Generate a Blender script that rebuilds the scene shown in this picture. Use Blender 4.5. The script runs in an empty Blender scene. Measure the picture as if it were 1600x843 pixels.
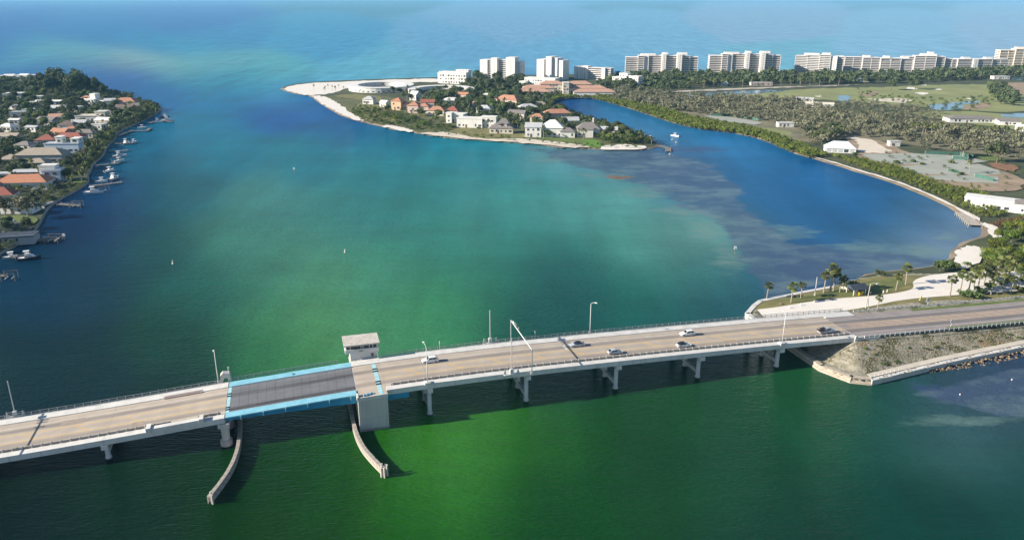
import bpy, bmesh, math, random
import numpy as np
from mathutils import Vector, Matrix
from mathutils.geometry import delaunay_2d_cdt

# ------------------------------------------------------------------ camera, sky, sun, exposure
SC = bpy.context.scene
COL = SC.collection
rad = math.radians
FPX, HZ, CAMH, CX, CY = 1230.0, -5.0, 110.0, 800.0, 421.5
TH = math.atan((CY - HZ) / FPX)
cam_d = bpy.data.cameras.new('camera')
cam_d.sensor_fit = 'HORIZONTAL'; cam_d.sensor_width = 36.0
cam_d.lens = FPX / 1600.0 * 36.0
cam_d.clip_start = 1.0; cam_d.clip_end = 200000.0
cam = bpy.data.objects.new('camera', cam_d); COL.objects.link(cam)
cam.location = (0, 0, CAMH); cam.rotation_euler = (math.pi / 2 - TH, 0, 0)
SC.camera = cam

SUN_EL = rad(24.5)
SUN_H = Vector((-0.976, -0.216, 0)).normalized()      # horizontal direction towards the sun
world = bpy.data.worlds.new('World'); SC.world = world; world.use_nodes = True
wn = world.node_tree; wn.nodes.clear()
sky = wn.nodes.new('ShaderNodeTexSky'); sky.sky_type = 'NISHITA'; sky.sun_disc = False
sky.sun_elevation = SUN_EL; sky.sun_rotation = math.atan2(SUN_H.x, SUN_H.y)
sky.altitude = 0.0; sky.air_density = 1.0; sky.dust_density = 0.15; sky.ozone_density = 2.5
bg = wn.nodes.new('ShaderNodeBackground'); bg.inputs['Strength'].default_value = 0.07
wo = wn.nodes.new('ShaderNodeOutputWorld')
wn.links.new(sky.outputs[0], bg.inputs[0]); wn.links.new(bg.outputs[0], wo.inputs[0])
sun_d = bpy.data.lights.new('sun', 'SUN'); sun_d.energy = 5.0; sun_d.angle = rad(0.53)
sun_d.color = (1.0, 0.90, 0.76)
sun = bpy.data.objects.new('sun', sun_d); COL.objects.link(sun)
to_sun = Vector((SUN_H.x * math.cos(SUN_EL), SUN_H.y * math.cos(SUN_EL), math.sin(SUN_EL)))
sun.rotation_euler = (-to_sun).to_track_quat('-Z', 'Y').to_euler()
sun.location = (-300, -60, 300)
SC.view_settings.view_transform = 'Standard'; SC.view_settings.look = 'None'
SC.view_settings.exposure = 1.0; SC.view_settings.gamma = 1.0
SC.view_settings.use_curve_mapping = False
SC.render.engine = 'CYCLES'
SC.cycles.use_denoising = True
SC.cycles.max_bounces = 5; SC.cycles.diffuse_bounces = 2; SC.cycles.glossy_bounces = 3
SC.cycles.transmission_bounces = 2; SC.cycles.volume_bounces = 0; SC.cycles.transparent_max_bounces = 4
SC.cycles.sample_clamp_indirect = 4.0
SC.render.use_motion_blur = False

# ------------------------------------------------------------------ coordinates
def G(px, py, z=0.0):
    """point of height z seen at pixel (px, py) of the 1600 x 843 photograph"""
    X = (px - CX) / FPX; Y = (py - CY) / FPX
    dz = -(Y * math.cos(TH) + math.sin(TH)); fy = math.cos(TH) - Y * math.sin(TH)
    t = (z - CAMH) / dz
    return Vector((X * t, fy * t, z))
def PIX(x, y, z=0.0):
    z = z - CAMH
    d = y * math.cos(TH) - z * math.sin(TH); v = -(z * math.cos(TH) + y * math.sin(TH))
    return CX + FPX * x / d, CY + FPX * v / d
BANG = math.atan(0.2812); BO = Vector((0, 200.45, 0))
BU = Vector((math.cos(BANG), math.sin(BANG), 0)); BN = Vector((-math.sin(BANG), math.cos(BANG), 0))
def B(s, n, z=0.0):
    return BO + BU * s + BN * n + Vector((0, 0, z))
def SN(px, py, z):
    p = G(px, py, z) - BO
    return p.dot(BU), p.dot(BN)
_ps = [-260, -180, -140, -107, -76, -45, -29, -4, 25, 50, 88, 113, 140, 185, 260, 400]
_pz = [1.8, 2.9, 4.6, 6.1, 8.1, 9.75, 10.3, 10.5, 10.0, 9.45, 8.4, 7.55, 6.5, 5.0, 3.6, 3.2]
def ZR(s):
    """road level along the bridge axis (smooth)"""
    return float(np.mean(np.interp([s - 12, s - 6, s, s + 6, s + 12], _ps, _pz)))

# ------------------------------------------------------------------ materials
def lin(r, g, b):
    f = lambda c: (c / 255 / 12.92) if c / 255 <= 0.04045 else ((c / 255 + 0.055) / 1.055) ** 2.4
    return (f(r), f(g), f(b))
MATS = {}
def mat(name, col=None, rough=0.7, var=0.12, scale=0.6, col2=None, bump=0.0, bscale=None, spec=0.35, metal=0.0, rnd=0.0, detail=4.0, streak=False):
    """procedural surface: two tones mixed by noise, optional relief, optional per-object variation"""
    if name in MATS: return MATS[name]
    m = bpy.data.materials.new(name); m.use_nodes = True
    nt = m.node_tree; nt.nodes.clear()
    out = nt.nodes.new('ShaderNodeOutputMaterial'); bs = nt.nodes.new('ShaderNodeBsdfPrincipled')
    nt.links.new(bs.outputs[0], out.inputs[0])
    bs.inputs['Roughness'].default_value = rough; bs.inputs['Metallic'].default_value = metal
    bs.inputs['Specular IOR Level'].default_value = spec
    tc = nt.nodes.new('ShaderNodeTexCoord')
    mp = nt.nodes.new('ShaderNodeMapping'); nt.links.new(tc.outputs['Object'], mp.inputs[0])
    if streak: mp.inputs['Scale'].default_value = (1, 1, 0.18)
    nz = nt.nodes.new('ShaderNodeTexNoise'); nz.inputs['Scale'].default_value = scale
    nz.inputs['Detail'].default_value = detail; nz.inputs['Roughness'].default_value = 0.62
    nt.links.new(mp.outputs[0], nz.inputs['Vector'])
    c1 = col; c2 = col2 or tuple(max(0, c * (1 - 2.2 * var)) for c in col)
    rp = nt.nodes.new('ShaderNodeValToRGB')
    rp.color_ramp.elements[0].position = 0.33; rp.color_ramp.elements[1].position = 0.67
    rp.color_ramp.elements[0].color = (*c2, 1); rp.color_ramp.elements[1].color = (*c1, 1)
    nt.links.new(nz.outputs['Fac'], rp.inputs[0])
    cur = rp.outputs[0]
    if rnd > 0:
        oi = nt.nodes.new('ShaderNodeObjectInfo'); hs = nt.nodes.new('ShaderNodeHueSaturation')
        mr = nt.nodes.new('ShaderNodeMapRange'); mr.inputs[3].default_value = 1 - rnd; mr.inputs[4].default_value = 1 + rnd
        nt.links.new(oi.outputs['Random'], mr.inputs[0]); nt.links.new(mr.outputs[0], hs.inputs['Value'])
        mh = nt.nodes.new('ShaderNodeMapRange'); mh.inputs[3].default_value = 0.5 - rnd * 0.07; mh.inputs[4].default_value = 0.5 + rnd * 0.07
        ml = nt.nodes.new('ShaderNodeMath'); ml.operation = 'MULTIPLY'; ml.inputs[1].default_value = 7.31
        fr = nt.nodes.new('ShaderNodeMath'); fr.operation = 'FRACT'
        nt.links.new(oi.outputs['Random'], ml.inputs[0]); nt.links.new(ml.outputs[0], fr.inputs[0]); nt.links.new(fr.outputs[0], mh.inputs[0])
        nt.links.new(mh.outputs[0], hs.inputs['Hue']); nt.links.new(cur, hs.inputs['Color']); cur = hs.outputs[0]
    nt.links.new(cur, bs.inputs['Base Color'])
    if bump > 0:
        n2 = nt.nodes.new('ShaderNodeTexNoise'); n2.inputs['Scale'].default_value = bscale or scale * 4; n2.inputs['Detail'].default_value = 3
        nt.links.new(tc.outputs['Object'], n2.inputs['Vector'])
        bp = nt.nodes.new('ShaderNodeBump'); bp.inputs['Strength'].default_value = bump; bp.inputs['Distance'].default_value = 0.3
        nt.links.new(n2.outputs['Fac'], bp.inputs['Height']); nt.links.new(bp.outputs[0], bs.inputs['Normal'])
    MATS[name] = m
    return m

# ------------------------------------------------------------------ mesh builder
class MB:
    def __init__(self): self.v = []; self.f = []
    def add(self, vs, fs):
        o = len(self.v); self.v += [tuple(p) for p in vs]; self.f += [tuple(i + o for i in f) for f in fs]; return self
    def box(self, x0, x1, y0, y1, z0, z1):
        v = [(x0, y0, z0), (x1, y0, z0), (x1, y1, z0), (x0, y1, z0), (x0, y0, z1), (x1, y0, z1), (x1, y1, z1), (x0, y1, z1)]
        return self.add(v, [(0, 3, 2, 1), (4, 5, 6, 7), (0, 1, 5, 4), (1, 2, 6, 5), (2, 3, 7, 6), (3, 0, 4, 7)])
    def cbox(self, c, sx, sy, sz): return self.box(c[0] - sx / 2, c[0] + sx / 2, c[1] - sy / 2, c[1] + sy / 2, c[2] - sz / 2, c[2] + sz / 2)
    def prism(self, poly, z0, z1):
        n = len(poly); v = [(p[0], p[1], z0) for p in poly] + [(p[0], p[1], z1) for p in poly]
        return self.add(v, [tuple(range(n - 1, -1, -1)), tuple(range(n, 2 * n))] + [(i, (i + 1) % n, n + (i + 1) % n, n + i) for i in range(n)])
    def extr(self, prof, y0, y1):
        """profile in x,z extruded along y"""
        n = len(prof); v = [(p[0], y0, p[1]) for p in prof] + [(p[0], y1, p[1]) for p in prof]
        return self.add(v, [tuple(range(n)), tuple(range(2 * n - 1, n - 1, -1))] + [((i + 1) % n, i, n + i, n + (i + 1) % n) for i in range(n)])
    def tube(self, p0, p1, r0, r1=None, n=7):
        r1 = r0 if r1 is None else r1
        p0 = Vector(p0); p1 = Vector(p1); d = (p1 - p0).normalized()
        a = d.orthogonal().normalized(); b = d.cross(a)
        v = []
        for p, r in ((p0, r0), (p1, r1)):
            for i in range(n):
                t = 2 * math.pi * i / n; v.append(p + a * (r * math.cos(t)) + b * (r * math.sin(t)))
        return self.add(v, [tuple(range(n - 1, -1, -1)), tuple(range(n, 2 * n))] + [(i, (i + 1) % n, n + (i + 1) % n, n + i) for i in range(n)])
    def path(self, pts, r, n=6):
        for a, b in zip(pts[:-1], pts[1:]): self.tube(a, b, r, r, n)
        return self
    def mesh(self, name, m=None, smooth=False):
        me = bpy.data.meshes.new(name); me.from_pydata(self.v, [], self.f)
        if m: me.materials.append(m)
        if smooth: me.polygons.foreach_set('use_smooth', [True] * len(me.polygons))
        me.update(); return me
    def build(self, name, m, parent=None, loc=(0, 0, 0), rz=0.0, smooth=False):
        return link(name, self.mesh(name, m, smooth), parent, loc, rz)
def link(name, me, parent=None, loc=(0, 0, 0), rz=0.0):
    o = bpy.data.objects.new(name, me); COL.objects.link(o)
    o.location = loc; o.rotation_euler = (0, 0, rz)
    if parent: o.parent = parent
    return o
def tag(o, label=None, cat=None, group=None, kind=None):
    if label: o['label'] = label
    if cat: o['category'] = cat
    if group: o['group'] = group
    if kind: o['kind'] = kind
    return o
def thing(name, label, cat, loc=(0, 0, 0), rz=0.0, group=None):
    o = bpy.data.objects.new(name, None); COL.objects.link(o); o.empty_display_size = 0.5
    o.location = loc; o.rotation_euler = (0, 0, rz)
    return tag(o, label, cat, group)
def copy_tree(o, parent=None):
    c = o.copy(); COL.objects.link(c); c.parent = parent
    for ch in list(o.children): copy_tree(ch, c)
    return c
def npmesh(name, V, Fq, m, smooth=False):
    """numpy verts (n,3), faces (k,4) or (k,3)"""
    me = bpy.data.meshes.new(name); k, w = Fq.shape
    me.vertices.add(len(V)); me.vertices.foreach_set('co', V.astype(np.float32).ravel())
    me.loops.add(k * w); me.loops.foreach_set('vertex_index', Fq.astype(np.int32).ravel())
    me.polygons.add(k); me.polygons.foreach_set('loop_start', np.arange(0, k * w, w, dtype=np.int32))
    if smooth: me.polygons.foreach_set('use_smooth', np.ones(k, dtype=bool))
    me.update(calc_edges=True); me.materials.append(m); return me
RS = random.Random(7)
def inpoly(x, y, poly):
    c = False; n = len(poly); j = n - 1
    for i in range(n):
        xi, yi = poly[i][0], poly[i][1]; xj, yj = poly[j][0], poly[j][1]
        if (yi > y) != (yj > y) and x < (xj - xi) * (y - yi) / (yj - yi) + xi: c = not c
        j = i
    return c
# ------------------------------------------------------------------ materials of the setting
M_sand = mat('sand', (0.62, 0.55, 0.45), 0.9, 0.05, 0.15, bump=0.3, bscale=1.5)
M_white_sand = mat('shell_sand', (0.70, 0.66, 0.60), 0.9, 0.04, 0.12, bump=0.3, bscale=2.0)
M_wet_sand = mat('wet_sand', (0.25, 0.20, 0.14), 0.6, 0.2, 0.08, col2=(0.13, 0.105, 0.075), detail=6)
M_soil = mat('land_soil', (0.075, 0.085, 0.04), 0.95, 0.25, 0.05, col2=(0.035, 0.048, 0.024), bump=0.5, bscale=0.6)
M_grass = mat('lawn', (0.13, 0.17, 0.045), 0.95, 0.2, 0.12, col2=(0.085, 0.125, 0.035), bump=0.3, bscale=3)
M_dry = mat('dry_grass', (0.21, 0.185, 0.075), 0.95, 0.2, 0.14, col2=(0.115, 0.125, 0.045), bump=0.4, bscale=3)
M_fair = mat('fairway_turf', (0.25, 0.27, 0.11), 0.95, 0.15, 0.02, col2=(0.17, 0.19, 0.08), bump=0.2, bscale=1)
M_pond = mat('pond_water', (0.05, 0.11, 0.18), 0.12, 0.15, 0.05, spec=0.5)
M_court = mat('court_clay', (0.35, 0.355, 0.31), 0.9, 0.10, 0.06, col2=(0.26, 0.285, 0.245), detail=7)
M_brownsoil = mat('bare_earth', (0.33, 0.25, 0.17), 0.95, 0.15, 0.08)
M_conc = mat('concrete', (0.52, 0.50, 0.46), 0.85, 0.09, 0.5, bump=0.15, bscale=6, streak=True)
M_conc_w = mat('pale_concrete', (0.63, 0.62, 0.595), 0.8, 0.09, 0.4, bump=0.1, bscale=6, streak=True)
M_conc_d = mat('stained_concrete', (0.33, 0.31, 0.27), 0.9, 0.16, 0.5, bump=0.3, bscale=4, streak=True)

# ------------------------------------------------------------------ land outlines (traced shores -> ground points)
def smooth_line(pts, it=2):
    for _ in range(it):
        q = [pts[0]]
        for a, b in zip(pts[:-1], pts[1:]):
            q.append(a.lerp(b, 0.27)); q.append(a.lerp(b, 0.73))
        q.append(pts[-1]); pts = q
    return pts
def land_sheet(name, outline, z, m, skirt=None, mskirt=None, drop=-0.6, kind='structure', parent=None):
    """flat sheet over an outline of ground points; skirt: metres the bank runs out to below the water"""
    pts = [Vector((p[0], p[1], 0)) for p in outline]
    area = sum(a.x * b.y - b.x * a.y for a, b in zip(pts, pts[1:] + pts[:1]))
    if area < 0: pts = pts[::-1]
    r = delaunay_2d_cdt([Vector((p.x, p.y)) for p in pts], [], [list(range(len(pts)))], 1, 1e-4)
    me = bpy.data.meshes.new(name); me.from_pydata([(v[0], v[1], z) for v in r[0]], [], [tuple(f) for f in r[2]]); me.materials.append(m)
    if len(me.polygons) and me.polygons[0].normal.z < 0: me.flip_normals()
    me.update()
    o = link(name, me, parent)
    if kind and not parent: o['kind'] = kind
    if skirt:
        n = len(pts); mb = MB(); V = []
        for i, p in enumerate(pts):
            t = (pts[(i + 1) % n] - pts[i - 1]).normalized(); nr = Vector((t.y, -t.x, 0))
            k = skirt * (0.75 + 0.5 * RS.random())
            V += [(p.x, p.y, z), (p.x + nr.x * k * .55, p.y + nr.y * k * .55, z * 0.35), (p.x + nr.x * k, p.y + nr.y * k, drop)]
        F = []
        for i in range(n):
            j = (i + 1) % n
            F += [(3 * i, 3 * i + 1, 3 * j + 1, 3 * j), (3 * i + 1, 3 * i + 2, 3 * j + 2, 3 * j + 1)]
        mb.add(V, F).build('shore_bank', mskirt or m, o)
    return o
ZL = 1.0
left_shore = [(-60, 432), (0, 397), (24, 385), (47, 369), (57, 357), (69, 335), (74, 326), (90, 314), (116, 300), (138, 287), (136, 277), (142, 264), (146, 256), (161, 244), (167, 228), (180, 218), (182, 208), (206, 197), (230, 186), (250, 174), (252, 168), (232, 160), (205, 153), (185, 146), (165, 138), (140, 131), (100, 127), (40, 125), (-60, 124), (-700, 122), (-1500, 140), (-1500, 432)]
LEFT = [G(x, y, 0) for x, y in left_shore]
land_sheet('peninsula', smooth_line(LEFT + LEFT[:1], 1)[:-1], ZL, M_soil, 1.2, M_conc_d)
spit_front = [(441, 139), (455, 144), (472, 148), (490, 150), (502, 160), (522, 173), (545, 184), (567, 190), (597, 197), (622, 203), (650, 207), (682, 212), (702, 215), (742, 218), (792, 222), (832, 224), (872, 229), (912, 232), (962, 234), (1002, 234), (1020, 231), (1030, 226)]
lagoon = [(1012, 220), (992, 210), (972, 201), (947, 193), (927, 186), (905, 180), (882, 172), (864, 166), (859, 158), (872, 154), (902, 152), (927, 153), (952, 159), (987, 169), (1022, 181), (1062, 194), (1102, 202), (1142, 206), (1182, 214), (1216, 226), (1242, 238), (1272, 247), (1302, 255), (1332, 265), (1362, 274), (1402, 285), (1442, 302), (1480, 319), (1506, 333), (1530, 347), (1546, 360), (1545, 372), (1520, 378), (1506, 385), (1495, 395), (1490, 408), (1466, 418), (1420, 425), (1372, 429)]
gulf = [(1330, 440), (1640, 462), (2300, 440), (2300, 97), (1650, 101.5), (1560, 103.5), (1400, 107), (1230, 110.5), (1100, 113), (900, 117), (740, 120.5), (680, 122), (640, 123), (580, 125), (530, 127), (480, 130), (450, 134)]
MAIN = [G(x, y, 0) for x, y in spit_front + lagoon + gulf]
land_sheet('mainland', smooth_line(MAIN + MAIN[:1], 1)[:-1], ZL, M_soil, 4.0, M_wet_sand)
SHEET_Z = [ZL]
def ragged(P, amp=0.0035):
    """break up a traced outline so its edge wanders as turf and sand do"""
    Q = []
    for a, b in zip(P, P[1:] + P[:1]):
        k = max(1, min(6, int((b - a).length / 5)))
        for i in range(k):
            q = a.lerp(b, i / k); r = amp * q.length
            Q.append(Vector((q.x + r * .5 * (RS.random() + RS.random() - 1), q.y + r * 1.6 * (RS.random() + RS.random() - 1), q.z)))
    return Q
def patch(name, pix, m, it=2, z=None, rag=True):
    """a patch of sand, turf, court or pond lying on the land"""
    SHEET_Z[0] += 0.012
    zz = z if z is not None else SHEET_Z[0]
    P = [G(x, y, zz) for x, y in pix]
    if it: P = smooth_line(P + P[:1], it)[:-1]
    if rag and it: P = ragged(P)
    return land_sheet(name, P, zz, m)
# spit
patch('lawn', [(500, 152), (548, 146), (620, 152), (700, 168), (790, 196), (900, 206), (1000, 222), (1010, 231), (912, 231), (830, 223), (742, 217), (650, 206), (597, 196), (545, 182), (520, 168)], mat('olive_rough', (0.125, 0.125, 0.05), 0.95, 0.2, 0.06, col2=(0.07, 0.085, 0.035), bump=0.4, bscale=1))
patch('beach', [(443, 139), (452, 134), (482, 130.5), (532, 127.5), (640, 123.5), (690, 122.5), (690, 128), (650, 128), (600, 131), (556, 135), (540, 138), (520, 146), (488, 149.5), (470, 147), (455, 143.5)], M_white_sand)
patch('beach', [(488, 150), (500, 160), (522, 173), (545, 184), (570, 190.5), (566, 185), (545, 175), (536, 166), (525, 160), (512, 152), (497, 149)], M_white_sand)
patch('beach', [(596, 197), (622, 203), (650, 207), (640, 201), (625, 198), (605, 195)], M_white_sand)
patch('beach', [(655, 208), (690, 213), (742, 218), (830, 224), (912, 232), (925, 228), (880, 222), (830, 217), (760, 214), (700, 206), (680, 206)], M_sand)
patch('beach', [(938, 233), (1002, 234), (1015, 230), (1000, 226), (945, 226)], M_white_sand)
patch('lawn', [(520, 150), (548, 146), (600, 150), (592, 158), (560, 156)], M_dry)
patch('lawn', [(545, 172), (560, 160), (600, 160), (612, 172), (640, 190), (600, 194), (570, 188)], M_dry)
patch('lawn', [(700, 206), (715, 199), (760, 198), (820, 206), (830, 214), (800, 217), (740, 215)], M_dry)
patch('lawn', [(824, 212), (900, 214), (922, 221), (905, 225), (850, 219)], M_grass)
patch('lawn', [(915, 217), (938, 218), (944, 230), (925, 231), (908, 225)], mat('bright_lawn', (0.11, 0.22, 0.03), 0.9, 0.1, 0.2))
patch('wood_floor', [(930, 150), (990, 144), (1120, 153), (1250, 158), (1300, 172), (1420, 190), (1640, 218), (1640, 256), (1540, 242), (1420, 226), (1330, 214), (1260, 226), (1180, 206), (1060, 182), (990, 164)], mat('leaf_litter', (0.21, 0.19, 0.12), 0.95, 0.2, 0.05, col2=(0.11, 0.11, 0.065), detail=7))
# golf course
patch('fairway', [(1125, 150), (1170, 144), (1260, 139), (1330, 137), (1395, 136), (1440, 133), (1560, 131), (1640, 136), (1640, 172), (1560, 176), (1470, 168), (1420, 166), (1340, 160), (1250, 153), (1190, 153)], M_fair)
patch('fairway', [(1415, 176), (1500, 172), (1560, 178), (1640, 182), (1640, 206), (1560, 200), (1470, 186)], M_fair)
patch('fairway', [(1170, 199), (1215, 200), (1245, 208), (1225, 214), (1190, 209)], M_fair)
patch('lawn', [(1034, 166), (1050, 167), (1062, 174), (1045, 174), (1030, 169)], M_fair)
for i, pp in enumerate([[(1416, 138), (1425, 135.5), (1436, 139), (1424, 140.5)], [(1430, 145), (1450, 144), (1453, 148), (1440, 148.5)], [(1460, 139.5), (1470, 138), (1467, 141)], [(1505, 154), (1522, 152), (1518, 155.5)], [(1270, 150), (1285, 149), (1282, 152)], [(1438, 133), (1450, 132), (1446, 134.5)]]):
    patch('sand_bunker', pp, M_white_sand)
patch('waste_bunker', [(1340, 147), (1375, 142), (1372, 148), (1355, 152)], M_brownsoil)
patch('waste_bunker', [(1355, 154), (1420, 153), (1430, 160), (1380, 160)], M_sand)
patch('waste_bunker', [(1500, 166), (1550, 158), (1545, 170), (1510, 172)], M_brownsoil)
patch('construction_ground', [(1555, 130), (1640, 128), (1640, 150), (1580, 148)], M_brownsoil)
for pp in [[(1065, 146), (1160, 142), (1215, 140), (1235, 141), (1180, 146), (1120, 151), (1068, 151)], [(1308, 150), (1328, 148), (1330, 157), (1312, 160)], [(1452, 163), (1500, 160), (1508, 166), (1498, 172), (1456, 173)], [(1560, 178), (1640, 176), (1640, 184), (1570, 184)], [(1480, 161), (1530, 157), (1532, 161), (1500, 164)], [(1580, 118), (1640, 117), (1640, 127), (1578, 126)]]:
    patch('pond', pp, M_pond)
patch('road', [(1030, 143), (1120, 139), (1240, 134.5), (1345, 132), (1345, 133.2), (1240, 136.3), (1120, 141.5), (1030, 145)], mat('pale_road', (0.42, 0.38, 0.32), 0.9, 0.05, 0.1))
# courts and bare ground by the lagoon
patch('bare_ground', [(1320, 213), (1340, 215), (1372, 218), (1400, 228), (1420, 240), (1600, 270), (1600, 300), (1520, 298), (1470, 292), (1420, 280), (1370, 256), (1340, 246), (1330, 236)], M_brownsoil)
patch('sand_ground', [(1322, 212), (1338, 215), (1368, 218), (1378, 230), (1398, 236), (1360, 240), (1338, 236), (1346, 226)], M_sand)
for pp in [[(1345, 241), (1418, 239), (1500, 243), (1545, 252), (1500, 257), (1400, 256), (1370, 252)], [(1388, 261), (1450, 257), (1530, 256), (1572, 270), (1540, 274), (1440, 272)], [(1430, 276), (1480, 273), (1560, 276), (1560, 286), (1500, 284)]]:
    patch('tennis_court', pp, M_court, 0)
patch('tennis_court', [(1098, 180), (1150, 183), (1192, 192), (1180, 195), (1130, 189)], M_court, 0)
patch('dirt_bank', [(1540, 254), (1590, 256), (1595, 266), (1575, 268), (1555, 262)], mat('red_earth', (0.26, 0.14, 0.08), 0.95, 0.2, 0.1))
patch('lawn', [(1525, 240), (1560, 242), (1570, 252), (1535, 252)], M_grass)
patch('beach', [(1264, 243), (1302, 254), (1362, 273), (1402, 284), (1442, 301), (1480, 318), (1506, 332), (1530, 346), (1535, 342), (1500, 325), (1460, 305.5), (1420, 289), (1385, 277), (1340, 264.5), (1300, 251)], M_white_sand)
patch('beach', [(1531, 347), (1546, 360), (1548, 372), (1566, 372), (1564, 358), (1552, 350)], M_white_sand)
patch('beach', [(1500, 388), (1493, 396), (1490, 408), (1478, 416), (1520, 420), (1540, 392), (1532, 386), (1515, 383)], M_white_sand)
# left peninsula lawns and paving
for pp in [[(117, 278), (135, 277), (137, 285), (114, 286)], [(150, 216), (180, 215), (176, 221), (152, 222)], [(0, 338), (40, 334), (62, 340), (55, 350), (0, 352)], [(158, 226), (170, 228), (166, 232), (155, 230)], [(0, 232), (10, 230), (8, 238), (0, 240)]]:
    patch('lawn', pp, M_grass)
patch('paved_terrace', [(70, 322), (88, 313), (72, 316), (62, 322), (66, 330)], mat('paving', (0.36, 0.37, 0.40), 0.8, 0.1, 0.4))
patch('paved_terrace', [(0, 345), (30, 345), (52, 352), (40, 370), (0, 385)], mat('dark_paving', (0.10, 0.11, 0.13), 0.8, 0.2, 0.3))
# ------------------------------------------------------------------ causeway with its embankment
near_wall = [(97.6, 30.0), (97.6, 8.0), (97.5, -6.0), (101.5, -15.4), (106.8, -18.4), (138, -14.5), (172, -11.5), (260, -6), (420, 6)]
far_px = [(2200, 440), (1640, 436), (1560, 433), (1480, 428), (1420, 427), (1372, 430), (1335, 436), (1300, 447), (1250, 456), (1222, 462), (1186, 469), (1176, 476), (1173, 484)]
far_sn = [SN(x, y, 2.0) for x, y in far_px]
CAUSE = near_wall + [(420, 120)] + far_sn
def seg_d(x, y, line):
    d = 1e9
    for (ax, ay), (bx, by) in zip(line[:-1], line[1:]):
        vx, vy = bx - ax, by - ay; t = max(0, min(1, ((x - ax) * vx + (y - ay) * vy) / (vx * vx + vy * vy)))
        d = min(d, math.hypot(x - ax - t * vx, y - ay - t * vy))
    return d
def HC(s, n):
    zr = ZR(s) - 0.2
    if n < 9: return min(zr, 1.7 + max(0, seg_d(s, n, near_wall) - 4.2) * 0.44)
    return max(2.0, min(zr - max(0, n - 19.5) * 0.5, 1.7 + max(0, s - 99) * 0.44))
ss = list(np.arange(97.0, 262, 1.0)) + list(np.arange(264, 421, 4.0)); ns = list(np.arange(-19.0, 70, 1.0)) + list(np.arange(72, 122, 5.0))
V = []; idx = {}; F = []
for i, s in enumerate(ss):
    for j, n in enumerate(ns):
        idx[i, j] = len(V); p = B(s, n, HC(s, n) + (0.10 * math.sin(s * 1.7 + n * 2.3) * math.sin(s * .61 - n * .9) if n < -3 else 0)); V.append(p)
for i in range(len(ss) - 1):
    for j in range(len(ns) - 1):
        if inpoly((ss[i] + ss[i + 1]) / 2, (ns[j] + ns[j + 1]) / 2, CAUSE):
            F.append((idx[i, j], idx[i + 1, j], idx[i + 1, j + 1], idx[i, j + 1]))
mc = mat('causeway_scrub', (0.36, 0.33, 0.26), 0.95, 0.2, 0.5, col2=(0.17, 0.16, 0.115), bump=0.8, bscale=1.6, detail=7)
# fixed patches of dark green and ochre growth over the grey scrub
nt = mc.node_tree; bs = [n for n in nt.nodes if n.type == 'BSDF_PRINCIPLED'][0]; tcn = [n for n in nt.nodes if n.type == 'TEX_COORD'][0]
base = bs.inputs['Base Color'].links[0].from_socket
for sc_, lo, hi, colr, off in ((0.16, 0.53, 0.60, (0.085, 0.09, 0.045), 0.0), (0.06, 0.56, 0.66, (0.25, 0.17, 0.075), 40.0)):
    mpn = nt.nodes.new('ShaderNodeMapping'); mpn.inputs['Location'].default_value = (off, off, 0)
    nzn = nt.nodes.new('ShaderNodeTexNoise'); nzn.inputs['Scale'].default_value = sc_; nzn.inputs['Detail'].default_value = 8; nzn.inputs['Roughness'].default_value = 0.65
    mrn = nt.nodes.new('ShaderNodeMapRange'); mrn.inputs[1].default_value = lo; mrn.inputs[2].default_value = hi
    mxn = nt.nodes.new('ShaderNodeMix'); mxn.data_type = 'RGBA'; mxn.inputs[7].default_value = (*colr, 1)
    nt.links.new(tcn.outputs['Object'], mpn.inputs[0]); nt.links.new(mpn.outputs[0], nzn.inputs['Vector']); nt.links.new(nzn.outputs['Fac'], mrn.inputs[0])
    nt.links.new(mrn.outputs[0], mxn.inputs[0]); nt.links.new(base, mxn.inputs[6]); base = mxn.outputs[2]
nt.links.new(base, bs.inputs['Base Color'])
cw = MB().add(V, F).build('causeway', mc, smooth=True); tag(cw, kind='structure')
def cpatch(name, pix, m, z, it=2):
    P = [G(x, y, z) for x, y in pix]; P = smooth_line(P + P[:1], it)[:-1]
    return land_sheet(name, P, z, m)
cpatch('dry_lawn', [(1176, 480), (1186, 470), (1230, 463), (1300, 449), (1335, 438), (1372, 431), (1440, 429), (1540, 432), (1640, 436), (1640, 470), (1500, 466), (1400, 474), (1330, 486), (1280, 490), (1200, 496)], M_dry, 2.06, 1)
cpatch('green_lawn', [(1215, 470), (1300, 455), (1345, 440), (1400, 434), (1420, 440), (1410, 450), (1360, 458), (1280, 466)], mat('olive_lawn', (0.15, 0.165, 0.05), 0.95, 0.2, 0.2, col2=(0.10, 0.12, 0.04), bump=0.4, bscale=3), 2.10)
cpatch('sand_track', [(1183, 483), (1212, 480), (1288, 467), (1365, 462), (1412, 456), (1430, 449), (1424, 440), (1440, 432), (1470, 427), (1525, 423), (1640, 424), (1640, 449), (1600, 453), (1522, 459), (1460, 463), (1408, 468), (1375, 475), (1340, 482), (1288, 489), (1240, 494), (1196, 499)], M_white_sand, 2.14)

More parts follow.
